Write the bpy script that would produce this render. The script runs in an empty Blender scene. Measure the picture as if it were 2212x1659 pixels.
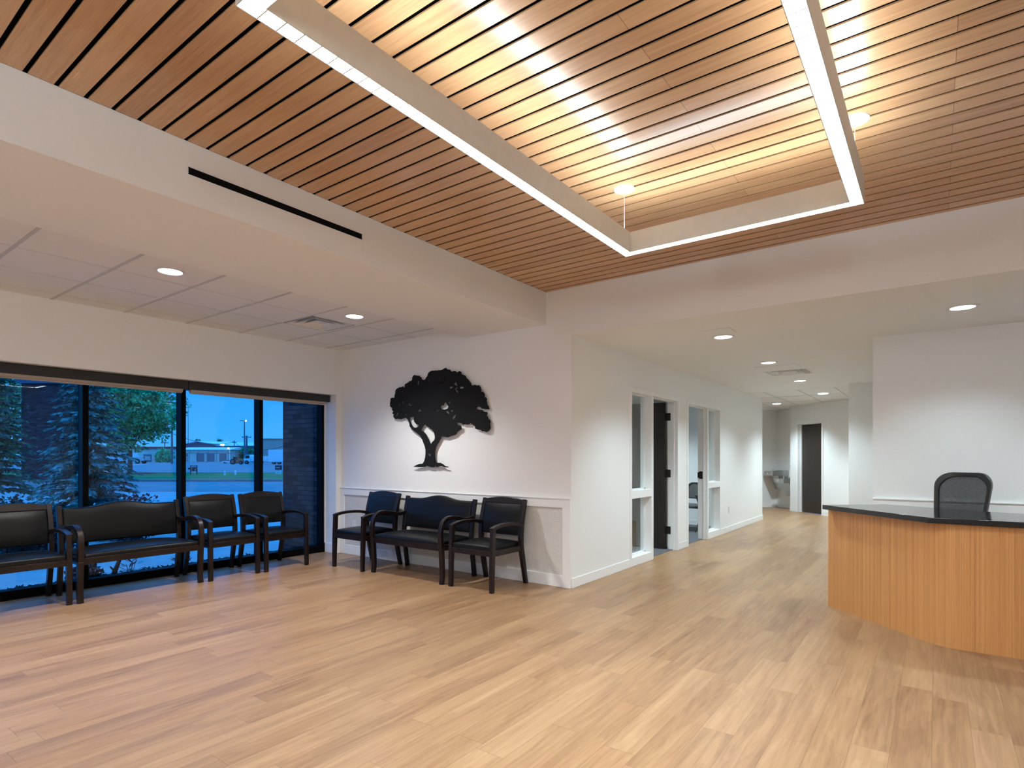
import bpy, bmesh, math, random
from mathutils import Vector, Matrix

# ------------------------------------------------------------------ camera, sky, exposure
SC = bpy.context.scene
COL = SC.collection
W_PX, H_PX, F_PX, HORIZON = 2212.0, 1659.0, 1244.52, 987.13
YAW = math.radians(36.356)
cam = bpy.data.cameras.new('camera')
cam.sensor_width = 36.0
cam.lens = F_PX / W_PX * 36.0
cam.shift_y = (HORIZON - H_PX / 2) / W_PX
cam.clip_start, cam.clip_end = 0.02, 800
cam_ob = bpy.data.objects.new('camera', cam)
COL.objects.link(cam_ob)
cam_ob.location = (0, 0, 1.34)
cam_ob.rotation_euler = (math.pi / 2, 0, YAW)
SC.camera = cam_ob

SC.view_settings.view_transform = 'Standard'
SC.view_settings.look = 'None'
SC.view_settings.gamma = 1.0
SC.view_settings.use_curve_mapping = False
SC.view_settings.exposure = 0.50
SC.cycles.use_denoising = True
SC.cycles.max_bounces = 7
SC.cycles.diffuse_bounces = 4
SC.cycles.glossy_bounces = 3
SC.cycles.transparent_max_bounces = 10
SC.cycles.use_light_tree = False
SC.cycles.use_adaptive_sampling = True
SC.cycles.adaptive_threshold = 0.03
SC.cycles.sample_clamp_indirect = 6.0
SC.cycles.caustics_reflective = True
SC.cycles.caustics_refractive = False

LAMP = (0.845, 0.965, 1.05)          # neutral white lamps
WARM = (0.95, 0.965, 0.95)           # lamps over the waiting chairs
COOL = (0.78, 0.98, 1.07)           # cooler corridor lamps
FIX_DOWN, FIX_UP = 20.0, 20.5      # radiance of the pendant's louvre and uplight
SPOT_W = 88.0                     # each recessed downlight
FIX_AREA = 66.0                    # watts of the louvred downlight, narrowed by its blades
FILL_GLOBE_W = 33.0                     # each unseen globe added behind the camera as fill light
SKY = 1.0

def lin(r, g, b):
    f = lambda c: c / 12.92 if c <= 0.04045 else ((c + 0.055) / 1.055) ** 2.4
    return (f(r / 255), f(g / 255), f(b / 255), 1.0)

world = bpy.data.worlds.new('dusk_sky')
SC.world = world
world.use_nodes = True
_nt = world.node_tree
_bg = _nt.nodes['Background']
_tc = _nt.nodes.new('ShaderNodeTexCoord')
_sx = _nt.nodes.new('ShaderNodeSeparateXYZ')
_cr = _nt.nodes.new('ShaderNodeValToRGB')
_nt.links.new(_tc.outputs['Generated'], _sx.inputs[0])
_nt.links.new(_sx.outputs['Z'], _cr.inputs[0])
_nt.links.new(_cr.outputs[0], _bg.inputs[0])
_cr.color_ramp.elements[0].position = 0.0
_cr.color_ramp.elements[0].color = lin(66, 162, 246)
_cr.color_ramp.elements[1].position = 0.9
_cr.color_ramp.elements[1].color = (0.10, 0.88, 2.6, 1)
for _p, _c in ((0.10, lin(48, 150, 246)), (0.35, lin(52, 148, 244))):
    _e = _cr.color_ramp.elements.new(_p)
    _e.color = _c
_bg.inputs[1].default_value = SKY

# ------------------------------------------------------------------ node helpers
class G:
    def __init__(s, name):
        s.m = bpy.data.materials.new(name)
        s.m.use_nodes = True
        s.t = s.m.node_tree
        s.b = s.t.nodes['Principled BSDF']
        s._xyz = {}
    def n(s, typ, **kw):
        nd = s.t.nodes.new('ShaderNode' + typ)
        for k, v in kw.items():
            setattr(nd, k, v)
        return nd
    def put(s, sock, v):
        if isinstance(v, bpy.types.NodeSocket):
            s.t.links.new(v, sock)
        elif v is not None:
            sock.default_value = v
    def math(s, op, a, b=None, c=None):
        nd = s.n('Math', operation=op)
        for i, v in enumerate((a, b, c)):
            s.put(nd.inputs[i], v)
        return nd.outputs[0]
    def xyz(s, which='Object'):
        if which not in s._xyz:
            sp = s.n('SeparateXYZ')
            s.t.links.new(s.n('TexCoord').outputs[which], sp.inputs[0])
            s._xyz[which] = [sp.outputs[i] for i in range(3)]
        return s._xyz[which]
    def vec(s, x, y, z=0.0):
        nd = s.n('CombineXYZ')
        for i, v in enumerate((x, y, z)):
            s.put(nd.inputs[i], v)
        return nd.outputs[0]
    def noise(s, v, scale=5.0, detail=3.0, rough=0.5, dist=0.0):
        nd = s.n('TexNoise')
        s.put(nd.inputs['Vector'], v)
        nd.inputs['Scale'].default_value = scale
        nd.inputs['Detail'].default_value = detail
        nd.inputs['Roughness'].default_value = rough
        nd.inputs['Distortion'].default_value = dist
        return nd.outputs['Fac']
    def white(s, v):
        nd = s.n('TexWhiteNoise', noise_dimensions='3D')
        s.put(nd.inputs['Vector'], v)
        return nd.outputs['Value']
    def ramp(s, fac, *stops):
        nd = s.n('ValToRGB')
        s.put(nd.inputs[0], fac)
        el = nd.color_ramp.elements
        while len(el) < len(stops):
            el.new(0.5)
        for e, (p, c) in zip(el, stops):
            e.position = p
            e.color = c
        return nd.outputs[0]
    def mix(s, fac, a, b, blend='MIX'):
        nd = s.n('Mix', data_type='RGBA', blend_type=blend)
        s.put(nd.inputs[0], fac)
        s.put(nd.inputs[6], a)
        s.put(nd.inputs[7], b)
        return nd.outputs[2]
    def bump(s, h, strength=0.2, dist=0.01):
        nd = s.n('Bump')
        nd.inputs['Strength'].default_value = strength
        nd.inputs['Distance'].default_value = dist
        s.put(nd.inputs['Height'], h)
        s.t.links.new(nd.outputs[0], s.b.inputs['Normal'])
    def out(s, col=None, rough=None, metal=None, spec=None):
        s.put(s.b.inputs['Base Color'], col)
        s.put(s.b.inputs['Roughness'], rough)
        s.put(s.b.inputs['Metallic'], metal)
        s.put(s.b.inputs['Specular IOR Level'], spec)
        return s.m

def scl(c, k):
    return (min(c[0] * k, 1), min(c[1] * k, 1), min(c[2] * k, 1), 1)

def plain(name, col, rough=0.5, metal=0.0, var=0.08, scale=12.0, bump=0.0, spec=0.5, stretch=(1, 1, 1)):
    g = G(name)
    x, y, z = g.xyz()
    v = g.vec(g.math('MULTIPLY', x, stretch[0]), g.math('MULTIPLY', y, stretch[1]), g.math('MULTIPLY', z, stretch[2]))
    f = g.noise(v, scale, 2.0)
    c = g.ramp(f, (0.3, scl(col, 1 - var)), (0.7, scl(col, 1 + var)))
    if bump:
        g.bump(f, bump, 0.004)
    return g.out(c, rough, metal, spec)

def glow(name, col, strength):
    g = G(name)
    g.out((0.8, 0.8, 0.8, 1), 0.4)
    g.put(g.b.inputs['Emission Color'], (*col[:3], 1))
    g.b.inputs['Emission Strength'].default_value = strength
    return g.m

M = {}
M['wall'] = plain('painted_wall', (0.87, 0.868, 0.86, 1), 0.55, var=0.008, scale=60, spec=0.3)
M['trim'] = plain('painted_trim', (0.89, 0.89, 0.885, 1), 0.35, var=0.008, scale=30, spec=0.4)
M['ceil'] = plain('painted_ceiling', (0.87, 0.87, 0.86, 1), 0.7, var=0.008, scale=50, spec=0.2)
M['acoustic'] = plain('acoustic_tile', (0.85, 0.845, 0.83, 1), 0.9, var=0.02, scale=140, spec=0.1)
M['tbar'] = plain('grey_grid_bar', (0.60, 0.59, 0.58, 1), 0.5, var=0.02)
M['black'] = plain('black_plenum', (0.006, 0.006, 0.007, 1), 0.9, var=0.1, spec=0.1)
M['black_metal'] = plain('black_anodised_frame', (0.0035, 0.0035, 0.004, 1), 0.42, 0.0, var=0.1, spec=0.04)
M['dark_wood'] = plain('espresso_wood', (0.011, 0.0058, 0.0048, 1), 0.33, var=0.35, scale=9, stretch=(1, 1, 0.15), spec=0.4)
M['vinyl'] = plain('black_vinyl', (0.0066, 0.0069, 0.0074, 1), 0.36, var=0.15, scale=160, spec=0.22)
M['alu'] = plain('satin_aluminium', (0.64, 0.645, 0.62, 1), 0.42, 0.15, var=0.03, scale=20)
M['steel'] = plain('stainless_steel', (0.46, 0.45, 0.43, 1), 0.28, 0.9, var=0.06, scale=25, stretch=(1, 1, 8))
M['chrome'] = plain('chrome', (0.8, 0.8, 0.8, 1), 0.1, 1.0, var=0.02)
M['white_metal'] = plain('white_metal', (0.82, 0.82, 0.81, 1), 0.35, var=0.01)
M['white_plastic'] = plain('white_plastic', (0.80, 0.80, 0.79, 1), 0.3, var=0.01)
M['slot'] = plain('outlet_slot', (0.03, 0.03, 0.03, 1), 0.6)
M['plastic'] = plain('black_plastic', (0.012, 0.012, 0.013, 1), 0.38, var=0.1, scale=60)
M['art'] = plain('matt_black_steel', (0.0075, 0.0075, 0.0075, 1), 0.75, var=0.1, spec=0.25)
M['door_wood'] = plain('dark_walnut_door', (0.022, 0.0145, 0.011, 1), 0.42, var=0.3, scale=6, stretch=(6, 6, 0.35))
M['kick'] = plain('bronze_kick_plate', (0.05, 0.034, 0.026, 1), 0.4, 0.4)
M['hinge'] = plain('dark_bronze', (0.03, 0.028, 0.026, 1), 0.4, 0.6)
M['shade'] = plain('charcoal_fascia', (0.017, 0.016, 0.016, 1), 0.5, var=0.05)
M['shade_cloth'] = plain('beige_shade_cloth', (0.42, 0.36, 0.31, 1), 0.85, var=0.05, scale=200)
M['carpet'] = plain('grey_carpet', (0.14, 0.14, 0.15, 1), 0.95, var=0.55, scale=220, bump=0.3, spec=0.1)
M['seat_grey'] = plain('grey_seat_fabric', (0.10, 0.10, 0.11, 1), 0.9, var=0.2, scale=200)
M['lens'] = glow('opal_lens', LAMP, 9.0)
M['lens'].cycles.emission_sampling = 'NONE'      # the lamp behind each lens does the lighting
M['louvre'] = glow('louvre_light', LAMP, FIX_DOWN)
M['uplens'] = glow('uplight_lens', LAMP, FIX_UP)

def mat_counter():
    g = G('black_quartz')
    v = g.vec(*g.xyz())
    f = g.noise(v, 260, 2.0)
    return g.out(g.ramp(f, (0.62, (0.006, 0.006, 0.007, 1)), (0.72, (0.03, 0.03, 0.032, 1))), 0.09, 0, 0.6)
M['counter'] = mat_counter()

def mat_linen():
    g = G('linen_wallcovering')
    x, y, z = g.xyz()
    a = g.noise(g.vec(g.math('MULTIPLY', x, 260), 0, g.math('MULTIPLY', z, 9)), 1, 3)
    b = g.noise(g.vec(g.math('MULTIPLY', x, 9), 0, g.math('MULTIPLY', z, 260)), 1, 3)
    f = g.math('MULTIPLY', g.math('ADD', a, b), 0.5)
    g.bump(f, 0.15, 0.003)
    return g.out(g.ramp(f, (0.38, (0.62, 0.60, 0.56, 1)), (0.62, (0.76, 0.74, 0.71, 1))), 0.8, 0, 0.2)
M['linen'] = mat_linen()

def mat_floor():
    g = G('oak_plank_floor')
    x, y, z = g.xyz()
    Wd, Ln = 0.1535, 1.22
    xr = g.math('DIVIDE', g.math('ADD', x, 40.233), Wd)
    row = g.math('FLOOR', xr)
    off = g.white(g.vec(row, 3.7, 0))
    yr = g.math('ADD', g.math('DIVIDE', y, Ln), g.math('MULTIPLY', off, 7.0))
    pid = g.math('FLOOR', yr)
    a = g.white(g.vec(row, pid, 1.3))
    b = g.white(g.vec(row, pid, 8.1))
    # grain: long streaks plus slow cathedral waves
    sx = g.math('ADD', g.math('MULTIPLY', x, 34), g.math('MULTIPLY', a, 90))
    sy = g.math('ADD', g.math('MULTIPLY', y, 1.6), g.math('MULTIPLY', b, 60))
    streak = g.noise(g.vec(sx, sy, g.math('MULTIPLY', a, 20)), 1.0, 5, 0.62, 0.8)
    cx = g.math('ADD', g.math('MULTIPLY', x, 7.0), g.math('MULTIPLY', b, 50))
    cy = g.math('ADD', g.math('MULTIPLY', y, 0.9), g.math('MULTIPLY', a, 50))
    cloud = g.noise(g.vec(cx, cy, 2.0), 1.0, 3, 0.5, 1.2)
    rings = g.math('SINE', g.math('MULTIPLY', cloud, 46.0))
    fine = g.noise(g.vec(g.math('MULTIPLY', sx, 7), g.math('MULTIPLY', sy, 3), 0), 1.0, 3, 0.6)
    f = g.math('ADD', g.math('MULTIPLY', streak, 0.52), g.math('MULTIPLY', cloud, 0.34))
    f = g.math('ADD', f, g.math('MULTIPLY', rings, 0.022))
    f = g.math('ADD', f, g.math('MULTIPLY', fine, 0.12))
    f = g.math('ADD', f, g.math('MULTIPLY', g.math('SUBTRACT', a, 0.5), 0.15))
    col = g.ramp(f, (0.22, lin(118, 87, 61)), (0.40, lin(147, 113, 81)), (0.53, lin(163, 128, 93)), (0.72, lin(178, 144, 108)))
    hue = g.ramp(b, (0.0, (1.0, 0.985, 0.99, 1)), (0.5, (1, 1, 1, 1)), (1.0, (1.0, 0.965, 0.93, 1)))
    col = g.mix(1.0, col, hue, 'MULTIPLY')
    ex = g.math('ABSOLUTE', g.math('SUBTRACT', g.math('FRACT', xr), 0.5))
    ey = g.math('ABSOLUTE', g.math('SUBTRACT', g.math('FRACT', yr), 0.5))
    gx = g.math('GREATER_THAN', ex, 0.5 - 0.0012 / Wd)
    gy = g.math('GREATER_THAN', ey, 0.5 - 0.0014 / Ln)
    gap = g.math('MAXIMUM', gx, gy)
    col = g.mix(g.math('MULTIPLY', gap, 0.45), col, lin(90, 64, 46))
    rg = g.math('ADD', 0.30, g.math('MULTIPLY', f, 0.16))
    return g.out(col, rg, 0, 0.42)
M['floor'] = mat_floor()

SLAT_P, SLAT_G, SLAT_Y0 = 0.1147, 0.0195, 0.786
def mat_slats():
    g = G('cedar_slats')
    x, y, z = g.xyz()
    row = g.math('FLOOR', g.math('DIVIDE', g.math('SUBTRACT', y, SLAT_Y0 - 11.47), SLAT_P))
    par = g.math('MODULO', row, 2.0)
    xr = g.math('DIVIDE', g.math('ADD', g.math('ADD', x, 25.55), g.math('MULTIPLY', par, 1.07)), 3.66)
    pid = g.math('FLOOR', xr)
    a = g.white(g.vec(row, pid, 5.3))
    b = g.white(g.vec(row, pid, 2.2))
    gy = g.math('ADD', g.math('MULTIPLY', y, 42), g.math('MULTIPLY', a, 70))
    gx = g.math('ADD', g.math('MULTIPLY', x, 1.5), g.math('MULTIPLY', b, 70))
    grain = g.noise(g.vec(gx, gy, g.math('MULTIPLY', z, 60)), 1, 4, 0.65, 0.3)
    fine = g.noise(g.vec(g.math('MULTIPLY', gx, 6), g.math('MULTIPLY', gy, 7), 0), 1, 2, 0.5)
    broad = g.noise(g.vec(g.math('MULTIPLY', gx, 0.6), g.math('MULTIPLY', gy, 0.08), 0), 1, 2)
    f = g.math('ADD', g.math('MULTIPLY', grain, 0.4), g.math('MULTIPLY', fine, 0.25))
    f = g.math('ADD', f, g.math('MULTIPLY', broad, 0.35))
    f = g.math('ADD', f, g.math('MULTIPLY', g.math('SUBTRACT', a, 0.5), 0.13))
    col = g.ramp(f, (0.28, lin(166, 120, 84)), (0.5, lin(195, 151, 109)), (0.74, lin(213, 174, 131)))
    ex = g.math('ABSOLUTE', g.math('SUBTRACT', g.math('FRACT', xr), 0.5))
    gap = g.math('GREATER_THAN', ex, 0.5 - 0.0012 / 3.66)
    col = g.mix(g.math('MULTIPLY', gap, 0.6), col, lin(70, 44, 26))
    return g.out(col, g.math('ADD', 0.22, g.math('MULTIPLY', f, 0.08)), 0, 0.9)
M['slats'] = mat_slats()

def mat_veneer():
    g = G('straight_grain_veneer')
    x, y, z = g.xyz()
    u = g.math('SUBTRACT', g.math('MULTIPLY', x, 1.0), g.math('MULTIPLY', y, 1.0))
    a = g.noise(g.vec(g.math('MULTIPLY', u, 170), g.math('MULTIPLY', z, 0.5), 0), 1, 3, 0.6)
    b = g.noise(g.vec(g.math('MULTIPLY', u, 22), g.math('MULTIPLY', z, 0.25), 4), 1, 3, 0.5)
    c = g.noise(g.vec(g.math('MULTIPLY', u, 500), g.math('MULTIPLY', z, 8), 9), 1, 2, 0.5)
    f = g.math('ADD', g.math('MULTIPLY', a, 0.5), g.math('MULTIPLY', b, 0.32))
    f = g.math('ADD', f, g.math('MULTIPLY', c, 0.18))
    col = g.ramp(f, (0.32, lin(170, 115, 66)), (0.5, lin(208, 150, 91)), (0.68, lin(226, 173, 114)))
    return g.out(col, 0.38, 0, 0.4)
M['veneer'] = mat_veneer()

def mat_brick(name, axis):
    g = G(name)
    x, y, z = g.xyz()
    u = x if axis == 'x' else (y if axis == 'y' else g.math('ADD', x, y))
    nd = g.n('TexBrick')
    g.put(nd.inputs['Vector'], g.vec(u, z, 0))
    nd.inputs['Color1'].default_value = (0.016, 0.011, 0.015, 1)
    nd.inputs['Color2'].default_value = (0.060, 0.045, 0.060, 1)
    nd.inputs['Mortar'].default_value = (0.010, 0.008, 0.011, 1)
    nd.inputs['Scale'].default_value = 1.0
    nd.inputs['Mortar Size'].default_value = 0.006
    nd.inputs['Brick Width'].default_value = 0.21
    nd.inputs['Row Height'].default_value = 0.0705
    return g.out(nd.outputs['Color'], 0.85, 0, 0.2)
M['brick_x'] = mat_brick('purple_brick_long', 'x')
M['brick_xy'] = mat_brick('purple_brick_corner', 'xy')

def mat_glass(name, tint, ior):
    g = G(name)
    t = g.t
    tr = g.n('BsdfTransparent')
    tr.inputs[0].default_value = tint
    gl = g.n('BsdfGlossy')
    gl.inputs['Roughness'].default_value = 0.0
    gl.inputs['Color'].default_value = (1, 1, 1, 1)
    fr = g.n('Fresnel')
    geo = g.n('NewGeometry')          # the same reflectance from either side of the pane
    g.put(fr.inputs['IOR'], g.math('ADD', ior, g.math('MULTIPLY', geo.outputs['Backfacing'], 1 / ior - ior)))
    mx = g.n('MixShader')
    t.links.new(fr.outputs[0], mx.inputs[0])
    t.links.new(tr.outputs[0], mx.inputs[1])
    t.links.new(gl.outputs[0], mx.inputs[2])
    t.links.new(mx.outputs[0], t.nodes['Material Output'].inputs['Surface'])
    return g.m
M['glass'] = mat_glass('window_glass', (0.85, 0.95, 0.99, 1), 1.34)      # faintly blue insulated glass
M['clear_glass'] = mat_glass('sidelight_glass', (0.96, 0.98, 0.97, 1), 1.33)

def mat_meshback():
    g = G('black_mesh_weave')
    x, y, z = g.xyz('Object')
    tr = g.n('BsdfTransparent')
    mx = g.n('MixShader')
    f = g.noise(g.vec(g.math('MULTIPLY', x, 30), g.math('MULTIPLY', y, 30), g.math('MULTIPLY', z, 500)), 1, 2)
    g.put(mx.inputs[0], g.math('ADD', 0.82, g.math('MULTIPLY', f, 0.14)))
    g.t.links.new(tr.outputs[0], mx.inputs[1])
    g.t.links.new(g.b.outputs[0], mx.inputs[2])
    g.t.links.new(mx.outputs[0], g.t.nodes['Material Output'].inputs['Surface'])
    g.out((0.02, 0.02, 0.021, 1), 0.8)
    return g.m
M['meshback'] = mat_meshback()

# ------------------------------------------------------------------ mesh helpers
class MB:
    def __init__(s):
        s.v, s.f = [], []
    def add(s, vs, fs, mtx=None):
        o = len(s.v)
        for p in vs:
            p = Vector(p)
            s.v.append(tuple(mtx @ p) if mtx else tuple(p))
        s.f += [tuple(i + o for i in q) for q in fs]
        return s
    def box(s, a, b, mtx=None):
        x0, x1 = sorted((a[0], b[0])); y0, y1 = sorted((a[1], b[1])); z0, z1 = sorted((a[2], b[2]))
        vs = [(x0, y0, z0), (x1, y0, z0), (x1, y1, z0), (x0, y1, z0), (x0, y0, z1), (x1, y0, z1), (x1, y1, z1), (x0, y1, z1)]
        return s.add(vs, [(0, 3, 2, 1), (4, 5, 6, 7), (0, 1, 5, 4), (1, 2, 6, 5), (2, 3, 7, 6), (3, 0, 4, 7)], mtx)
    def prism(s, poly, a, b, axis='z', mtx=None):
        """polygon extruded along an axis; poly is (x,y) for z, (y,z) for x, (x,z) for y"""
        def P(p, t):
            return {'z': (p[0], p[1], t), 'x': (t, p[0], p[1]), 'y': (p[0], t, p[1])}[axis]
        n = len(poly)
        vs = [P(p, a) for p in poly] + [P(p, b) for p in poly]
        fs = [tuple(range(n - 1, -1, -1)), tuple(range(n, 2 * n))]
        fs += [(i, (i + 1) % n, n + (i + 1) % n, n + i) for i in range(n)]
        return s.add(vs, fs, mtx)
    def band(s, line, t, a, b, axis='x', mtx=None):
        """a bar of thickness t (number or list) along a polyline in a plane, extruded across it, made of quads"""
        n = len(line)
        T = t if isinstance(t, (list, tuple)) else [t] * n
        L, R = [], []
        for i, p in enumerate(line):
            q0, q1 = line[max(i - 1, 0)], line[min(i + 1, n - 1)]
            d = Vector((q1[0] - q0[0], q1[1] - q0[1])).normalized()
            nx, ny = -d.y * T[i] / 2, d.x * T[i] / 2
            L.append((p[0] + nx, p[1] + ny)); R.append((p[0] - nx, p[1] - ny))
        def P(p, t_):
            return {'z': (p[0], p[1], t_), 'x': (t_, p[0], p[1]), 'y': (p[0], t_, p[1])}[axis]
        vs, fs = [], []
        for i in range(n):
            vs += [P(L[i], a), P(R[i], a), P(R[i], b), P(L[i], b)]
        for i in range(n - 1):
            k = 4 * i
            for j in range(4):
                fs.append((k + j, k + (j + 1) % 4, k + 4 + (j + 1) % 4, k + 4 + j))
        fs += [(3, 2, 1, 0), (4 * n - 4, 4 * n - 3, 4 * n - 2, 4 * n - 1)]
        return s.add(vs, fs, mtx)
    def tube(s, pts, r, n=8, mtx=None):
        pts = [Vector(p) for p in pts]
        rr = r if isinstance(r, (list, tuple)) else [r] * len(pts)
        vs, fs = [], []
        prev = None
        for i, p in enumerate(pts):
            d = (pts[min(i + 1, len(pts) - 1)] - pts[max(i - 1, 0)]).normalized()
            if prev is None:
                prev = d.orthogonal().normalized()
            u = (prev - d * prev.dot(d)).normalized()
            prev = u
            w = d.cross(u)
            for k in range(n):
                an = 2 * math.pi * k / n
                vs.append(p + (u * math.cos(an) + w * math.sin(an)) * rr[i])
        for i in range(len(pts) - 1):
            for k in range(n):
                a, b = i * n + k, i * n + (k + 1) % n
                fs.append((a, b, b + n, a + n))
        fs.append(tuple(range(n - 1, -1, -1)))
        e = (len(pts) - 1) * n
        fs.append(tuple(range(e, e + n)))
        return s.add(vs, fs, mtx)
    def lathe(s, prof, c=(0, 0, 0), n=32, mtx=None, cap=True):
        vs, fs = [], []
        for r, z in prof:
            for k in range(n):
                an = 2 * math.pi * k / n
                vs.append((c[0] + r * math.cos(an), c[1] + r * math.sin(an), c[2] + z))
        for i in range(len(prof) - 1):
            for k in range(n):
                a, b = i * n + k, i * n + (k + 1) % n
                fs.append((a, b, b + n, a + n))
        if cap:
            fs.append(tuple(range(n - 1, -1, -1)))
            e = (len(prof) - 1) * n
            fs.append(tuple(range(e, e + n)))
        return s.add(vs, fs, mtx)
    def cushion(s, x0, x1, y0, y1, z0, z1, crown=0.02, n=10, warp=None):
        """padded block: a closed box whose top bulges; warp(x,y,z) bends it"""
        vs, fs = [], []
        for lay in (0, 1):
            for j in range(n + 1):
                for i in range(n + 1):
                    u, w = 2 * i / n - 1, 2 * j / n - 1
                    z = z0 if lay == 0 else z1 + crown * (1 - u ** 4) * (1 - w ** 4)
                    vs.append((x0 + (x1 - x0) * i / n, y0 + (y1 - y0) * j / n, z))
        m = n + 1
        for j in range(n):
            for i in range(n):
                a = j * m + i
                fs.append((a, a + m, a + m + 1, a + 1))
                a += m * m
                fs.append((a, a + 1, a + m + 1, a + m))
        rim = [i for i in range(n)] + [n + j * m for j in range(n)] + [n * m + n - i for i in range(n)] + [(n - j) * m for j in range(n)]
        for k in range(len(rim)):
            a, b = rim[k], rim[(k + 1) % len(rim)]
            fs.append((a, b, b + m * m, a + m * m))
        if warp:
            vs = [warp(*p) for p in vs]
        return s.add(vs, fs)
    def build(s, name, mat, parent=None, bevel=0.0, seg=2, smooth=False, sub=0):
        me = bpy.data.meshes.new(name)
        me.from_pydata(s.v, [], s.f)
        me.update()
        bm = bmesh.new(); bm.from_mesh(me)
        bmesh.ops.recalc_face_normals(bm, faces=bm.faces)
        bm.to_mesh(me); bm.free()
        me.materials.append(mat if not isinstance(mat, str) else M[mat])
        if smooth or bevel:
            for p in me.polygons:
                p.use_smooth = True
        o = bpy.data.objects.new(name, me)
        COL.objects.link(o)
        if parent:
            o.parent = parent
        if bevel:
            b = o.modifiers.new('bevel', 'BEVEL')
            b.width, b.segments, b.limit_method, b.angle_limit = bevel, seg, 'ANGLE', math.radians(38)
            b.harden_normals = False
        if sub:
            q = o.modifiers.new('subsurf', 'SUBSURF'); q.levels = q.render_levels = sub
        if (smooth or bevel):
            try:
                me.set_sharp_from_angle(angle=math.radians(42))
            except Exception:
                pass
        return o

def thing(name, label, cat, loc=(0, 0, 0), rz=0.0, group=None):
    o = bpy.data.objects.new(name, None)
    COL.objects.link(o)
    o.empty_display_size = 0.1
    o.location = loc
    o.rotation_euler = (0, 0, rz)
    return tag(o, label, cat, group)

def tag(o, label, cat, group=None, kind=None):
    o['label'] = label
    o['category'] = cat
    if group: o['group'] = group
    if kind: o['kind'] = kind
    return o

def struct(o):
    o['kind'] = 'structure'
    return o

def copy_tree(src, parent=None):
    c = src.copy()
    COL.objects.link(c)
    c.parent = parent
    for ch in list(src.children):
        copy_tree(ch, c)
    return c

def dup(src, loc, rz, label, group=None):
    c = copy_tree(src)
    c.location = loc
    c.rotation_euler = (0, 0, rz)
    c['label'] = label
    if group: c['group'] = group
    return c

def lamp(name, parent, loc, watts, size=0.15, cone=150, blend=0.6, col=LAMP, rot=None):
    l = bpy.data.lights.new(name, 'SPOT')
    l.energy, l.color, l.shadow_soft_size = watts, col, size
    l.spot_size, l.spot_blend = math.radians(cone), blend
    o = bpy.data.objects.new(name, l)
    COL.objects.link(o)
    o.location = loc
    if rot: o.rotation_euler = rot
    if parent: o.parent = parent
    return o

# ------------------------------------------------------------------ room shell
XW, XF, XG = -6.72, -6.97, -7.086      # window wall face, window frame face, glass
YT, XC = 5.084, -2.993                 # tree wall face, corridor wall face
ZH, ZW, ZB, ZT, ZC = 2.203, 3.066, 2.728, 2.829, 2.585

def slab(xs, ys, z0, z1, holes):
    """a slab cut into cells; the cells whose centre lies in a hole are left out"""
    xs = sorted(set([*xs, *[h[0] for h in holes], *[h[1] for h in holes]]))
    ys = sorted(set([*ys, *[h[2] for h in holes], *[h[3] for h in holes]]))
    mb = MB()
    for i in range(len(xs) - 1):
        for j in range(len(ys) - 1):
            cx, cy = (xs[i] + xs[i + 1]) / 2, (ys[j] + ys[j + 1]) / 2
            if not any(h[0] < cx < h[1] and h[2] < cy < h[3] for h in holes):
                mb.box((xs[i], ys[j], z0), (xs[i + 1], ys[j + 1], z1))
    return mb

struct(MB().box((-7.06, -3.3, -0.1), (3.3, 17.6, 0)).build('floor', 'floor'))
struct(MB().box((-6.0, 5.2, 0), (-3.06, 8.25, 0.006)).box((-6.0, 8.37, 0), (-3.06, 11.27, 0.006)).build('floor', 'carpet'))

struct(MB().box((-7.10, -3.3, ZH), (XW, YT, 3.3)).box((-7.10, 5.0, 0), (XW, YT, ZH))
       .box((-7.10, -3.3, 0), (XW, -0.78, ZH)).build('wall_window', 'wall'))
struct(MB().box((-7.10, YT, 0), (XC, 5.2, 3.3)).build('wall_back', 'wall'))
DA, DB = (6.467, 8.143), (8.457, 10.125)
mb = MB()
for a, b in ((5.2, DA[0]), (DA[1], DB[0]), (DB[1], 13.1)):
    mb.box((-3.123, a, 0), (XC, b, 2.7))
for a, b in (DA, DB):
    mb.box((-3.123, a, 2.19), (XC, b, 2.7))
struct(mb.build('wall_corridor', 'wall'))
struct(MB().box((XC, YT, ZC), (3.3, 5.2, 3.3)).build('wall_header', 'wall'))
struct(MB().box((-0.53, 7.06, 0), (3.3, 7.19, ZC)).box((-0.53, 7.19, 0), (-0.40, 11.22, ZC)).build('wall_reception', 'wall'))
struct(MB().box((-1.19, 11.22, 0), (-0.40, 11.35, ZC)).box((-1.19, 11.35, 0), (-1.06, 14.0, ZC)).build('wall_right', 'wall'))
struct(MB().box((-3.3, -3.3, 0), (3.3, -3.2, 3.3)).box((-7.1, -3.3, 0), (-3.3, -3.2, 3.3)).build('wall_rear', 'wall'))
struct(MB().box((3.2, -3.2, 0), (3.3, 7.06, 3.3)).build('wall_far', 'wall'))
struct(MB().box((-6.1, 5.2, 0), (-6.0, 11.4, ZC)).box((-6.0, 8.25, 0), (-3.123, 8.37, ZC))
       .box((-6.0, 11.27, 0), (-3.123, 11.4, ZC)).build('wall_office', 'wall'))
struct(MB().box((-4.372, -3.2, ZB), (-3.296, YT, 3.3)).build('wall_bulkhead', 'ceil'))

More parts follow.
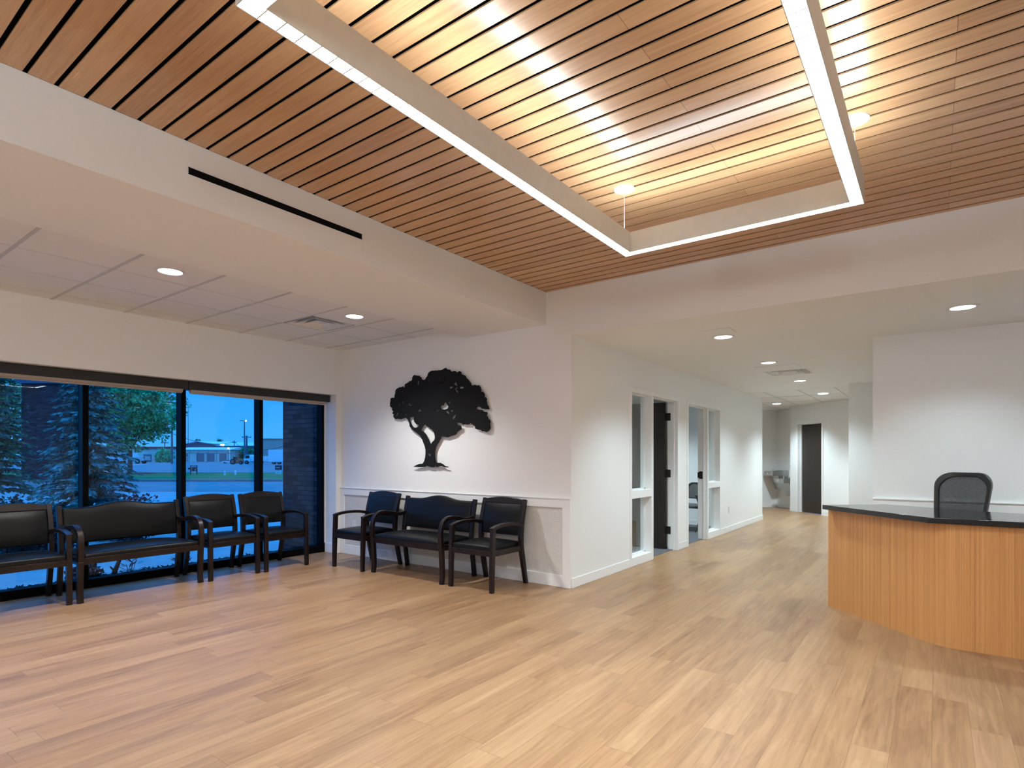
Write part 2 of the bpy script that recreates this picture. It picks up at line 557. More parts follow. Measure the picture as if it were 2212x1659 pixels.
# 45 degree wall with the dark door, and the fountain alcove
W = Vector((0.70711, -0.70711, 0)); N = Vector((0.70711, 0.70711, 0))
def local(o, x=W):
    y = Vector((-x.y, x.x, 0))
    return Matrix(((x.x, y.x, 0, o[0]), (x.y, y.y, 0, o[1]), (0, 0, 1, 0), (0, 0, 0, 1)))
MD = local((-2.93, 15.68))
D3 = (0.2475, 1.209)
struct(MB().box((0, 0, 0), (D3[0], 0.35, ZC), MD).box((D3[1], 0, 0), (2.5, 0.16, ZC), MD)
       .box((D3[0], 0, 2.185), (D3[1], 0.16, ZC), MD).build('wall_diagonal', 'wall'))
MA = local((-3.44, 16.69))
struct(MB().box((0, 0, 0), (1.25, 0.12, ZC), MA).box((-0.12, -2.6, 0), (0, 0.12, ZC), MA).build('wall_alcove', 'wall'))
struct(MB().box((-5.5, 13.0, 0), (-3.123, 13.1, ZC)).box((-5.5, 13.1, 0), (-5.4, 15.2, ZC)).build('wall_far', 'wall'))

# ceilings
o = struct(MB().box((-3.296, -3.2, 3.105), (3.2, YT, 3.3)).box((-3.2965, -3.2, ZW + 0.001), (-3.2925, YT, 3.105)).box((-3.29, YT - 0.0015, ZW + 0.001), (3.2, YT, 3.105)).build('ceiling', 'black'))
mb = MB()
k = -int((SLAT_Y0 + 3.0) / SLAT_P)
while True:
    y0 = SLAT_Y0 + k * SLAT_P + SLAT_G / 2
    y1 = y0 + SLAT_P - SLAT_G
    k += 1
    if y0 > YT - 0.01: break
    mb.box((-3.292, y0, ZW), (3.2, min(y1, YT - 0.002), ZW + 0.007))
mb.build('wood_slats', 'slats', o)
VENT_A = (-5.86, -5.25, 3.61, 4.22)
VENT_B = (-2.045, -1.455, 8.95, 9.54)
o = struct(slab((XW, -4.372), (-3.2, YT), ZT, ZT + 0.08, [VENT_A]).build('ceiling', 'acoustic'))
mb = MB()
for j in range(-8, 6):
    y = 1.80 + 0.6075 * j
    if y < YT:
        mb.box((XW, y - 0.012, ZT - 0.004), (-4.372, y + 0.012, ZT))
mb.build('grid_bars', 'tbar', o)
mb = MB()
for x in (-5.25, -5.86, -6.465):
    for j in range(-8, 6):
        y0 = 1.80 + 0.6075 * j + 0.012
        y1 = min(y0 + 0.5835, YT)
        if x > -6 and VENT_A[2] < (y0 + y1) / 2 < VENT_A[3]: continue
        if y1 > y0: mb.box((x - 0.0025, y0, ZT - 0.0015), (x + 0.0025, y1, ZT))
mb.build('tile_joints', 'tbar', o)
struct(slab((XC, 3.2), (5.2, 11.73), ZC, ZC + 0.1, [VENT_B]).build('ceiling', 'ceil'))
o = struct(MB().box((-5.5, 11.73, ZC + 0.004), (-0.4, 17.6, ZC + 0.1)).build('ceiling', 'acoustic'))
mb = MB()
for x in (-4.5, -3.9, -3.29, -2.68, -2.075, -1.466):
    mb.box((x - 0.012, 11.73, ZC), (x + 0.012, 17.5, ZC + 0.006))
for y in (11.74, 12.95, 14.16, 15.37):
    mb.box((-5.4, y - 0.007, ZC), (-0.41, y + 0.007, ZC + 0.006))
mb.build('grid_bars', 'tbar', o)
struct(MB().box((-6.0, 5.2, ZC), (-3.123, 8.25, ZC + 0.1)).box((-6.0, 8.37, ZC), (-3.123, 11.27, ZC + 0.1)).build('ceiling', 'ceil'))

# wainscot, rails and baseboards
t = struct(MB().box((XW, YT - 0.020, 0.817), (XC, YT, 0.910)).box((XW, YT - 0.028, 0.906), (XC, YT, 0.918))
           .box((XW, YT - 0.020, 0), (-6.628, YT, 0.817)).box((-3.089, YT - 0.020, 0), (XC, YT, 0.817)).build('trim_1', 'trim', bevel=0.002))
p = MB().box((-6.628, YT - 0.004, 0.12), (-3.089, YT, 0.817)).build('wallcovering', 'linen', t)
p['label'] = 'pale beige linen wallcovering'
struct(MB().box((-6.628, YT - 0.014, 0), (-3.089, YT - 0.0, 0.125)).build('baseboard_back', 'trim', bevel=0.003))
mb = MB()
for a, b in ((5.085, DA[0]), (DA[1], DB[0]), (DB[1], 13.1)):
    mb.box((XC, a, 0), (XC + 0.012, b, 0.10))
mb.box((-3.123, 13.1, 0), (XC + 0.012, 13.112, 0.10))
struct(mb.build('baseboard_corridor', 'trim', bevel=0.003))
struct(MB().box((XW, 5.0, 0), (XW + 0.012, YT - 0.028, 0.13)).box((-6.96, 4.988, 0), (XW + 0.012, 5.0, 0.13)).build('baseboard_window', 'trim', bevel=0.003))
struct(MB().box((0, -0.012, 0), (D3[0], 0, 0.10), MD).box((D3[1], -0.012, 0), (2.4, 0, 0.10), MD)
       .box((0.0, -0.012, 0), (1.2, 0, 0.10), MA).box((0, -2.5, 0), (0.012, -0.012, 0.10), MA).build('baseboard_alcove', 'trim'))
struct(MB().box((-0.53, 7.04, 0.812), (3.2, 7.06, 0.905)).box((-0.53, 7.032, 0.902), (3.2, 7.06, 0.915))
       .box((-0.53, 7.04, 0), (-0.43, 7.06, 0.812)).box((-0.43, 7.045, 0), (3.2, 7.06, 0.12)).build('trim_2', 'trim', bevel=0.002))
struct(MB().box((-6.0, 11.258, 0), (-3.123, 11.27, 0.10)).box((-6.0, 8.238, 0), (-3.123, 8.25, 0.10)).build('baseboard_office', 'trim'))

# ------------------------------------------------------------------ the big window
win = struct(MB().box((-7.10, -0.78, 0), (XF, 5.0, 0.088)).box((-7.10, -0.78, 2.12), (XF, 5.0, ZH))
             .box((-7.10, 4.955, 0.088), (XF, 5.0, 2.12)).box((-7.10, -0.78, 0.088), (XF, -0.73, 2.12)).build('window_1', 'black_metal', bevel=0.002))
mull = [0.230, 1.178, 2.124, 3.072, 4.018]
for y in mull:
    MB().box((-7.10, y, 0.088), (XF, y + 0.052, 2.12)).build('mullion', 'black_metal', win, bevel=0.002)
edges = [-0.73] + [c for y in mull for c in (y, y + 0.052)] + [4.955]
for a, b in zip(edges[0::2], edges[1::2]):
    MB().box((XG - 0.012, a, 0.088), (XG + 0.012, b, 2.12)).build('pane', 'glass', win)
struct(MB().box((XF, 4.985, 0.13), (XF + 0.02, 5.0, 2.10)).build('trim_3', 'trim'))

# roller shades: two fascias end to end, each with its rolled cloth and hem bar
def roller(y0, y1, label):
    t = thing('roller_shade', label, 'shade', (-6.86, (y0 + y1) / 2, 2.07), 0, 'roller shades rolled up above the window')
    h = (y1 - y0) / 2
    MB().box((-0.06, -h, 0.035), (0.04, h, 0.128)).build('fascia', 'shade', t, bevel=0.003)
    MB().tube([(-0.01, -h + 0.03, 0.038), (-0.01, h - 0.05, 0.038)], 0.034, 16).build('rolled_cloth', 'shade_cloth', t, smooth=True)
    MB().box((-0.018, -h + 0.03, -0.008), (-0.002, h - 0.05, 0.012)).build('hem_bar', 'shade_cloth', t, bevel=0.003)
    return t
roller(-0.76, 3.085, 'charcoal roller shade rolled up over the spruce side of the window')
rs = roller(3.092, 4.975, 'shorter charcoal roller shade rolled up at the corner end of the window')
mb = MB()
mb.tube([(0.02, 0.925, 0.04), (0.02, 0.925, -1.72), (0.02, 0.915, -1.74), (0.02, 0.905, -1.72), (0.02, 0.905, 0.04)], 0.0022, 6)
mb.build('pull_chain', 'tbar', rs)

# ------------------------------------------------------------------ office doors with sidelights
def sidelight_frame(y0, y1, yl, yr, sl, name):
    """y0..y1 outside of the frame, yl..yr door opening, sl = sidelight opening"""
    xa, xb = -3.14, XC + 0.012
    mb = MB()
    cuts = sorted([y0, *sl, yl, yr, y1])
    cols = [(cuts[0], cuts[1]), (cuts[2], cuts[3]), (cuts[4], cuts[5])]
    for a, b in cols:
        mb.box((xa, a, 0), (xb, b, 2.135))
    mb.box((xa, y0, 2.135), (xb, y1, 2.192))
    mb.box((xa, sl[0], 0.828), (xb, sl[1], 0.925)).box((xa, sl[0], 0), (xb, sl[1], 0.106))
    return struct(mb.build(name, 'trim', bevel=0.003))
def stops(f, a, b, z0, z1, xc=-3.09):
    mb = MB()
    for (p, q, r, s_) in ((a, a + 0.014, z0, z1), (b - 0.014, b, z0, z1), (a, b, z0, z0 + 0.014), (a, b, z1 - 0.014, z1)):
        mb.box((xc - 0.018, p, r), (xc + 0.018, q, s_))
    mb.build('glazing_stop', 'trim', f)
    MB().box((xc - 0.003, a + 0.005, z0 + 0.005), (xc + 0.003, b - 0.005, z1 - 0.005)).build('pane', 'clear_glass', f)

f = sidelight_frame(DA[0], DA[1], 7.180, 8.065, (6.521, 7.118), 'door_1')
stops(f, 6.521, 7.118, 0.925, 2.135); stops(f, 6.521, 7.118, 0.106, 0.828)
MB().box((-3.05, 7.18, 0), (-3.035, 7.195, 2.135)).box((-3.05, 8.05, 0), (-3.035, 8.065, 2.135)).box((-3.05, 7.18, 2.12), (-3.035, 8.065, 2.135)).build('door_stop', 'trim', f)
lf = MB().box((-4.065, 8.018, 0.012), (-3.165, 8.062, 2.128)).build('door_leaf', 'door_wood', f, bevel=0.002)
lf['label'] = 'dark brown wooden leaf standing open'
for z in (0.28, 1.10, 1.92):
    MB().box((-3.166, 8.022, z - 0.055), (-3.158, 8.062, z + 0.055)).box((-3.158, 8.058, z - 0.055), (-3.09, 8.064, z + 0.055)).tube([(-3.158, 8.062, z - 0.058), (-3.158, 8.062, z + 0.058)], 0.008, 10).build('hinge', 'hinge', lf)
MB().tube([(-3.98, 8.018, 1.0), (-3.98, 7.96, 1.0)], 0.012, 10).tube([(-3.98, 7.965, 1.0), (-3.87, 7.965, 1.0)], 0.010, 10).lathe([(0.03, 0), (0.03, 0.008)], (0, 0, 0), 16, Matrix.Translation((-3.98, 8.018, 1.0)) @ Matrix.Rotation(math.pi / 2, 4, 'X')).build('door_handle', 'steel', lf)

f = sidelight_frame(DB[0], DB[1], 8.512, 9.395, (9.458, 10.07), 'door_2')
stops(f, 9.458, 10.07, 0.925, 2.135); stops(f, 9.458, 10.07, 0.106, 0.828)
MB().box((-3.05, 8.512, 0), (-3.035, 8.527, 2.135)).box((-3.05, 9.38, 0), (-3.035, 9.395, 2.135)).box((-3.05, 8.512, 2.12), (-3.035, 9.395, 2.135)).build('door_stop', 'trim', f)
lf = MB().box((-4.045, 8.475, 0.012), (-3.165, 8.519, 2.128)).build('door_leaf', 'door_wood', f, bevel=0.002)
s = MB().box((-3.115, 9.388, 0.985), (-3.062, 9.396, 1.105)).box((-3.14, 9.386, 1.0), (-3.115, 9.396, 1.09)).build('strike_plate', 'plastic', f)

f = struct(MB().box((D3[0], -0.012, 0), (0.302, 0.17, 2.135), MD).box((1.155, -0.012, 0), (D3[1], 0.17, 2.135), MD)
           .box((D3[0], -0.012, 2.135), (D3[1], 0.17, 2.187), MD).build('door_3', 'trim', bevel=0.003))
MB().box((0.302, 0.06, 0), (0.318, 0.10, 2.135), MD).box((1.139, 0.06, 0), (1.155, 0.10, 2.135), MD).box((0.302, 0.06, 2.12), (1.155, 0.10, 2.135), MD).build('door_stop', 'trim', f)
lf = MB().box((0.306, 0.10, 0.012), (1.151, 0.144, 2.13), MD).build('door_leaf', 'door_wood', f)
MB().box((0.335, 0.097, 0.02), (1.12, 0.10, 0.295), MD).build('kick_plate', 'kick', lf)

# ------------------------------------------------------------------ pendant rectangle
PX0, PX1, PY0, PY1, PA, PZ0, PZ1 = -1.652, -0.300, 0.878, 3.507, 0.063, 2.661, 2.790
pc = ((PX0 + PX1) / 2, (PY0 + PY1) / 2)
pend = thing('pendant_light', 'rectangular frame pendant light hung below the slatted wood ceiling', 'pendant light', (*pc, PZ0))
hx_, hy_ = (PX1 - PX0) / 2, (PY1 - PY0) / 2
def arm_boxes(k, z0, z1, inset=0.0, hollow=False):
    a = PA
    return {'left': ((-hx_ + inset, -hy_ + inset), (-hx_ + a - inset, hy_ - inset)),
            'right': ((hx_ - a + inset, -hy_ + inset), (hx_ - inset, hy_ - inset)),
            'near': ((-hx_ + a + (0.0006 if inset else 0), -hy_ + inset), (hx_ - a - (0.0006 if inset else 0), -hy_ + a - inset)),
            'far': ((-hx_ + a + (0.0006 if inset else 0), hy_ - a + inset), (hx_ - a - (0.0006 if inset else 0), hy_ - inset))}[k]
H_ = PZ1 - PZ0
mb = MB()
w_ = 0.0028
for r in (0.0, PA - w_):                      # outer and inner skins of the hollow channel
    mb.box((-hx_ + r, -hy_ + r, 0), (-hx_ + r + w_, hy_ - r, H_)).box((hx_ - r - w_, -hy_ + r, 0), (hx_ - r, hy_ - r, H_))
    mb.box((-hx_ + r + w_, -hy_ + r, 0), (hx_ - r - w_, -hy_ + r + w_, H_)).box((-hx_ + r + w_, hy_ - r - w_, 0), (hx_ - r - w_, hy_ - r, H_))
for kk in ('left', 'right', 'near', 'far'):   # the tray between the two light sources
    (a, b) = arm_boxes(kk, 0, 0, w_)
    mb.box((a[0], a[1], 0.06), (b[0], b[1], 0.066))
mb.build('housing', 'alu', pend)
for kk in ('left', 'right', 'near', 'far'):
    (a, b) = arm_boxes(kk, 0, 0, w_ + 0.0004)
    lv = MB().box((a[0], a[1], 0.003), (b[0], b[1], 0.006)).build('louvre', 'louvre', pend)
    # cross blades of the louvre, one ladder shaped sheet with shared edges
    along = kk in ('left', 'right')
    s0, s1, c_a, c_b = (a[1], b[1], a[0], b[0]) if along else (a[0], b[0], a[1], b[1])
    nb = int((s1 - s0) / 0.062)
    ss = [s0]
    for i in range(1, nb):
        q = s0 + i * (s1 - s0) / nb
        ss += [q - 0.0022, q + 0.0022]
    ss.append(s1)
    cs = [c_a, c_a + 0.001, c_b - 0.001, c_b]
    vs = [((c, q, 0.0012) if along else (q, c, 0.0012)) for q in ss for c in cs]
    fs = []
    for i in range(len(ss) - 1):
        for m_ in ((0, 1, 2) if i % 2 else (0, 2)):
            fs.append((i * 4 + m_, i * 4 + m_ + 1, i * 4 + m_ + 5, i * 4 + m_ + 4))
    d = MB().add(vs, fs)
    gr = d.build('louvre_grating', 'tbar', lv)
    so = gr.modifiers.new('solidify', 'SOLIDIFY'); so.thickness = 0.0012; so.offset = 0
    MB().box((a[0], a[1], H_ - 0.012), (b[0], b[1], H_ - 0.008)).build('uplight_lens', 'uplens', pend)
for kk, share in (('left', 0.33), ('right', 0.33), ('near', 0.17), ('far', 0.17)):
    (a, b) = arm_boxes(kk, 0, 0, w_ + 0.002)
    al = bpy.data.lights.new('louvre_lamp', 'AREA')
    al.shape, al.size, al.size_y = 'RECTANGLE', b[0] - a[0], b[1] - a[1]
    al.energy, al.color, al.spread = FIX_AREA * share, LAMP, math.radians(125)
    ao = bpy.data.objects.new('louvre_lamp', al)
    COL.objects.link(ao)
    ao.location, ao.parent = ((a[0] + b[0]) / 2, (a[1] + b[1]) / 2, 0.0024), pend
for sx in (-1, 1):
    for sy in (-1, 1):
        x, y = sx * (hx_ - 0.035), sy * (hy_ - 0.09)
        c = MB().tube([(x, y, H_ - 0.01), (x, y, ZW - PZ0 - 0.004)], 0.0016, 8).build('suspension_cable', 'white_metal', pend)
        MB().lathe([(0.066, ZW - PZ0 - 0.006), (0.066, ZW - PZ0)], (x, y, 0), 40).lathe([(0.009, ZW - PZ0 - 0.03), (0.009, ZW - PZ0 - 0.006)], (x, y, 0), 16).build('canopy', 'white_metal', c, smooth=True)

# ------------------------------------------------------------------ recessed downlights
def cool_lamp(x, y): return x > XC or y > YT
def downlight(x, y, z, label, group, watts, r=0.085, ring=0.105):
    watts *= 1.25 if cool_lamp(x, y) else 1.0
    watts *= 1.5 if group == 'downlights over the waiting chairs' else 1.0
    cool = cool_lamp(x, y)
    t = thing('recessed_downlight', label, 'downlight', (x, y, z), 0, group)
    MB().lathe([(r, 0), (ring, -0.001), (ring, -0.005), (r + 0.004, -0.007), (r, -0.004), (r, 0)], (0, 0, 0), 40, None, False).build('trim_ring', 'white_metal', t, smooth=True)
    MB().lathe([(0.001, -0.0035), (r, -0.0035), (r, -0.001), (0.001, -0.001)], (0, 0, 0), 40).build('lens', 'lens', t)
    lamp('lamp_light', t, (0, 0, -0.03), watts, 0.075, 128, 0.75, COOL if cool else WARM)
    return t
GL, GC = 'downlights over the waiting chairs', 'downlights along the corridor ceiling'
downlight(-4.945, 2.096, ZT - 0.0, 'round downlight in the tile ceiling above the window bench', GL, SPOT_W)
downlight(-4.953, 3.920, ZT - 0.0, 'round downlight in the tile ceiling beside the square air vent', GL, SPOT_W)
downlight(-4.950, 0.270, ZT, 'added downlight in the tile ceiling just out of view, before the left photo edge', GL, SPOT_W)  # unseen lamp, added for more light in the waiting area
downlight(-4.950, -1.560, ZT, 'added unseen downlight in the tile ceiling furthest behind the camera', GL, SPOT_W)  # likewise added out of view to lift the room light
downlight(-1.776, 6.105, ZC, 'round downlight next to the small access panel near the header', GC, SPOT_W, 0.085, 0.115)
downlight(-1.780, 8.123, ZC, 'round downlight just before the square vent in the corridor ceiling', GC, SPOT_W, 0.085, 0.115)
downlight(-1.789, 10.358, ZC, 'round downlight just past the square vent in the corridor ceiling', GC, SPOT_W, 0.085, 0.115)
downlight(0.177, 6.078, ZC, 'round downlight in the white ceiling above the reception desk', GC, SPOT_W * 0.42, 0.085, 0.115)
downlight(2.0, 6.078, ZC, 'added downlight further along above the reception desk, outside the photo', GC, SPOT_W, 0.085, 0.115)  # out of view, added to brighten the reception side
downlight(-1.79, 12.76, ZC, 'round downlight in the far tile ceiling in front of the dark door', GC, SPOT_W * 1.5, 0.085, 0.10)
downlight(-3.01, 14.57, ZC, 'round downlight in the far tile ceiling before the fountain alcove', GC, SPOT_W * 1.5, 0.085, 0.10)
downlight(-4.4, 6.8, ZC, 'added unseen downlight inside the office with the open brown door', 'added downlights inside the offices', SPOT_W)  # unseen lamp added to light the first office
downlight(-4.2, 9.9, ZC, 'added unseen downlight inside the office with the black chair', 'added downlights inside the offices', SPOT_W * 1.3)  # unseen lamp added to light the second office

# fill lamps added behind the camera to brighten the walls and header
M['globe'] = glow('fill_globe_glow', LAMP, FILL_GLOBE_W / (4 * math.pi ** 2 * 0.15 ** 2))
def globe(x, y, label):
    t = thing('added_fill_globe', label, 'pendant light', (x, y, 2.30), 0, 'added fill globes behind the camera')
    MB().lathe([(0.15 * math.sin(math.pi * i / 16) + 1e-4, -0.15 * math.cos(math.pi * i / 16)) for i in range(17)], (0, 0, 0), 32).build('globe', 'globe', t, smooth=True)
    MB().lathe([(0.04, 0.14), (0.04, 0.20), (0.015, 0.22)], (0, 0, 0), 16).tube([(0, 0, 0.2), (0, 0, 0.78)], 0.004, 8).build('stem', 'white_metal', t)
    MB().lathe([(0.07, 0.75), (0.07, 0.766)], (0, 0, 0), 24).build('canopy', 'white_metal', t)
globe(-2.0, -1.5, 'added fill globe behind the camera, nearest the window side')
globe(0.4, -1.5, 'added fill globe straight behind the camera, middle of three')
globe(2.2, -0.6, 'added fill globe behind the camera, nearest the right wall')

# ------------------------------------------------------------------ vents, panels, outlets
def vent(v, z, label):
    cx, cy, h = (v[0] + v[1]) / 2, (v[2] + v[3]) / 2, (v[1] - v[0]) / 2
    t = thing('air_vent', label, 'air vent', (cx, cy, z), 0, 'square ceiling air vents')
    MB().box((-h, -h, 0.075), (h, h, 0.08)).box((-h, -h, 0), (-h + 0.004, h, 0.08)).box((h - 0.004, -h, 0), (h, h, 0.08)).box((-h, -h, 0), (h, -h + 0.004, 0.08)).box((-h, h - 0.004, 0), (h, h, 0.08)).build('duct_box', 'black', t)
    mb = MB()
    def ring(a, za, b, zb, th=0.004):
        vs = []
        for r, zz in ((a, za), (b, zb), (b, zb + th), (a, za + th)):
            vs += [(-r, -r, zz), (r, -r, zz), (r, r, zz), (-r, r, zz)]
        fs = []
        for q in range(4):
            nq = (q + 1) % 4
            for i in range(4):
                fs.append((q * 4 + i, q * 4 + (i + 1) % 4, nq * 4 + (i + 1) % 4, nq * 4 + i))
        return vs, fs
    mb.add(*ring(h, -0.003, h - 0.03, -0.003))
    mb.build('frame', 'white_metal', t)
    for a, b in ((0.258, 0.205), (0.188, 0.135), (0.118, 0.065)):
        m2 = MB(); m2.add(*ring(a, -0.003, b, 0.062)); 
        if a < 0.15: m2.box((-0.092, -0.092, 0.028), (0.092, 0.092, 0.032))
        m2.build('louvre_ring', 'white_metal', t)
    return t
vent(VENT_A, ZT, 'square louvred air vent set in the tile ceiling near the window')
vent(VENT_B, ZC, 'square louvred air vent in the plaster corridor ceiling')
def panel(x0, x1, y0, y1, label):
    t = thing('access_panel', label, 'access panel', ((x0 + x1) / 2, (y0 + y1) / 2, ZC), 0, 'flush ceiling access panels')
    a, b = (x1 - x0) / 2, (y1 - y0) / 2
    MB().box((-a - 0.006, -b - 0.006, -0.0015), (a + 0.006, b + 0.006, 0)).build('rim', 'tbar', t)
    MB().box((-a, -b, -0.004), (a, b, -0.0015)).build('door_panel', 'ceil', t)
panel(-1.895, -1.605, 5.70, 5.945, 'small flush access panel beside the nearest corridor downlight')
panel(-2.03, -1.50, 8.44, 8.785, 'wider flush access panel right against the corridor air vent')
t = thing('slot_diffuser', 'long black slot diffuser in the white bulkhead face', 'air diffuser', (-3.296, 2.08, 2.908))
MB().box((-0.0, -0.59, -0.0165), (0.004, 0.59, 0.0165)).build('slot', 'black', t)
MB().box((0, -0.592, 0.0165), (0.005, 0.592, 0.0185)).box((0, -0.592, -0.0185), (0.005, 0.592, -0.0165)).box((0.002, -0.59, -0.001), (0.0045, 0.59, 0.001)).build('edge_strip', 'black', t)

def outlet(loc, rz, label):
    t = thing('outlet', label, 'outlet', loc, rz, 'white wall outlets')
    MB().box((-0.036, -0.006, -0.058), (0.036, 0, 0.058)).build('cover_plate', 'white_plastic', t, bevel=0.002)
    for s_ in (-1, 1):
        r = MB().box((-0.017, -0.0075, s_ * 0.025 - 0.015), (0.017, -0.005, s_ * 0.025 + 0.015)).build('receptacle', 'white_plastic', t, bevel=0.001)
        MB().box((-0.008, -0.0082, s_ * 0.025 - 0.004), (-0.0055, -0.0070, s_ * 0.025 + 0.006)).box((0.0055, -0.0082, s_ * 0.025 - 0.004), (0.008, -0.0070, s_ * 0.025 + 0.006)).box((-0.002, -0.0082, s_ * 0.025 - 0.011), (0.002, -0.0070, s_ * 0.025 - 0.007)).build('slots', 'slot', r)
outlet((-6.423, YT - 0.004, 0.415), 0, 'white outlet on the panel behind the waiting chair nearest the window corner')
outlet((-4.19, YT - 0.004, 0.415), 0, 'white outlet on the panel behind the gap beside the wall bench')
outlet((XC, 10.614, 0.40), math.pi / 2, 'white outlet on the corridor wall past the second office')
t = thing('smoke_detector', 'small round detector on the far tile ceiling at the wall end', 'smoke detector', (-3.55, 15.2, ZC))
MB().lathe([(0.06, 0), (0.06, -0.02), (0.045, -0.04), (0.01, -0.045)], (0, 0, 0), 24).build('detector_body', 'white_plastic', t, smooth=True)
MB().lathe([(0.062, 0), (0.062, -0.012)], (0, 0, 0), 24).build('base_ring', 'tbar', t)

# ------------------------------------------------------------------ steel tree silhouette
ART=[[(-392,-582),(-343,-562),(-288,-547),(-228,-542),(-204,-516),(-186,-473),(-178,-422),(-178,-371),(-192,-328),(-210,-294),(-234,-246),(-270,-198),(-331,-162),(-380,-135),(-423,-108),(-454,-76),(-460,-46),(-473,-10),(-498,19),(-529,36),(-567,35),(-606,21),(-638,21),(-667,32),(-702,27),(-735,40),(-754,63),(-744,82),(-774,99),(-761,112),(-748,125),(-777,144),(-774,171),(-794,181),(-816,200),(-814,236),(-807,271),(-800,298),(-767,303),(-732,294),(-728,329),(-719,347),(-715,382),(-702,403),(-670,416),(-631,425),(-606,426),(-574,434),(-548,410),(-545,450),(-517,465),(-479,473),(-448,490),(-411,493),(-404,535),(-380,556),(-343,551),(-306,540),(-276,533),(-252,518),(-240,494),(-198,479),(-180,495),(-156,519),(-138,547),(-115,575),(-80,584),(-21,583),(13,576),(48,580),(88,578),(122,590),(156,596),(189,577),(223,572),(251,547),(295,549),(333,531),(349,520),(360,539),(393,534),(406,505),(436,486),(462,478),(484,446),(510,427),(531,402),(552,380),(554,358),(594,361),(666,354),(692,330),(702,302),(692,285),(733,272),(753,251),(753,227),(743,219),(778,202),(778,171),(788,155),(793,123),(813,99),(823,78),(768,81),(718,88),(687,109),(646,115),(620,108),(641,84),(677,74),(718,70),(748,48),(788,41),(788,21),(778,2),(798,-10),(803,-34),(828,-47),(836,-66),(828,-90),(833,-121),(828,-148),(813,-167),(778,-180),(748,-169),(712,-169),(697,-152),(646,-148),(613,-134),(613,-114),(573,-85),(542,-65),(531,-79),(478,-82),(425,-80),(398,-63),(349,-53),(333,-65),(341,-91),(387,-95),(406,-116),(401,-140),(371,-151),(333,-171),(322,-195),(273,-206),(239,-214),(189,-227),(139,-220),(82,-214),(71,-243),(48,-272),(13,-314),(-10,-351),(-21,-397),(-21,-456),(-10,-498),(2,-530),(71,-531),(116,-548),(150,-568),(201,-576),(201,-584),(139,-582),(94,-569),(59,-572),(19,-582),(-3,-576),(-10,-561),(-26,-553),(-12,-567),(-21,-583),(-80,-583),(-127,-575),(-150,-567),(-198,-583),(-294,-585)],[(-246,-139),(-210,-148),(-168,-184),(-138,-227),(-109,-278),(-85,-308),(-74,-287),(-27,-254),(-19,-221),(-27,-187),(-45,-153),(-74,-127),(-103,-117),(-109,-104),(-138,-95),(-162,-81),(-186,-59),(-216,-80),(-246,-113),(-255,-130)],[(-452,19),(-442,36),(-380,38),(-382,8),(-374,-23),(-343,-50),(-294,-69),(-312,-90),(-355,-97),(-392,-87),(-417,-56),(-442,-20)],[(71,137),(88,157),(128,159),(133,183),(161,188),(178,164),(201,138),(189,114),(139,104),(88,111)],[(-489,196),(-473,215),(-423,205),(-414,186),(-454,181)],[(-312,109),(-294,131),(-258,119),(-252,100),(-300,100)],[(-288,155),(-276,167),(-246,163),(-270,152)],[(-657,214),(-638,233),(-618,221),(-631,199)],[(-599,237),(-561,261),(-555,248),(-580,218)],[(-702,65),(-683,104),(-657,105),(-676,73),(-696,54)],[(-540,71),(-527,88),(-504,70),(-511,52)],[(-325,446),(-312,480),(-282,483),(-294,465),(-288,439),(-312,434)],[(-138,453),(-132,478),(-91,479),(-121,469)],[(25,470),(48,477),(62,450),(42,460)],[(54,418),(88,419),(88,405),(65,406)],[(217,356),(228,372),(284,368),(262,353),(234,344)],[(284,396),(322,422),(333,393),(344,375),(333,370)],[(371,341),(393,362),(446,350),(425,333)],[(306,340),(338,364),(349,346),(322,336),(355,301),(344,286),(317,312)],[(0,90),(25,110),(46,96),(19,82)],[(156,78),(195,81),(217,59),(212,39),(184,61)],[(234,83),(251,97),(278,83),(256,63)],[(256,-4),(273,20),(327,46),(306,2),(278,-22)],[(201,179),(223,211),(228,186),(212,167)],[(-138,-414),(-85,-431),(-89,-452),(-132,-439)],[(-132,-371),(-127,-354),(-118,-367),(-127,-376)],[(-82,-507),(-74,-494),(-74,-511)]]
def flat_cut(name, loops, thick, mat, parent=None):
    cu = bpy.data.curves.new(name, 'CURVE')
    cu.dimensions, cu.fill_mode, cu.extrude = '2D', 'BOTH', thick / 2
    for L in loops:
        sp = cu.splines.new('POLY')
        sp.points.add(len(L) - 1)
        for q, (x, z) in zip(sp.points, L):
            q.co = (x / 1000, z / 1000, 0, 1)
        sp.use_cyclic_u = True
    tmp = bpy.data.objects.new(name + '_outline', cu)
    COL.objects.link(tmp)
    me = bpy.data.meshes.new_from_object(tmp.evaluated_get(bpy.context.evaluated_depsgraph_get()))
    bpy.data.objects.remove(tmp); bpy.data.curves.remove(cu)
    me.name = name
    me.materials.clear(); me.materials.append(M[mat])
    o = bpy.data.objects.new(name, me)
    COL.objects.link(o)
    o.parent = parent
    return o
t = thing('tree_wall_art', 'black cut steel tree silhouette mounted on the white wall', 'wall art', (-4.85, 5.048, 1.8))
def wavy(L, amp, seed):
    """leafy edge: each long straight run of the outline gets small lobes"""
    rnd = random.Random(seed)
    out_ = []
    for i, p in enumerate(L):
        q = L[(i + 1) % len(L)]
        out_.append(p)
        d = math.hypot(q[0] - p[0], q[1] - p[1])
        if p[1] > -130 and d > 14:
            n = 2 if d < 34 else 4
            for k_ in range(1, n):
                f_ = k_ / n
                nx, ny = -(q[1] - p[1]) / d, (q[0] - p[0]) / d
                a_ = amp * rnd.uniform(-0.3, 1.0) * (1 if k_ % 2 else -0.2)
                out_.append((p[0] + (q[0] - p[0]) * f_ + nx * a_, p[1] + (q[1] - p[1]) * f_ + ny * a_))
    return out_
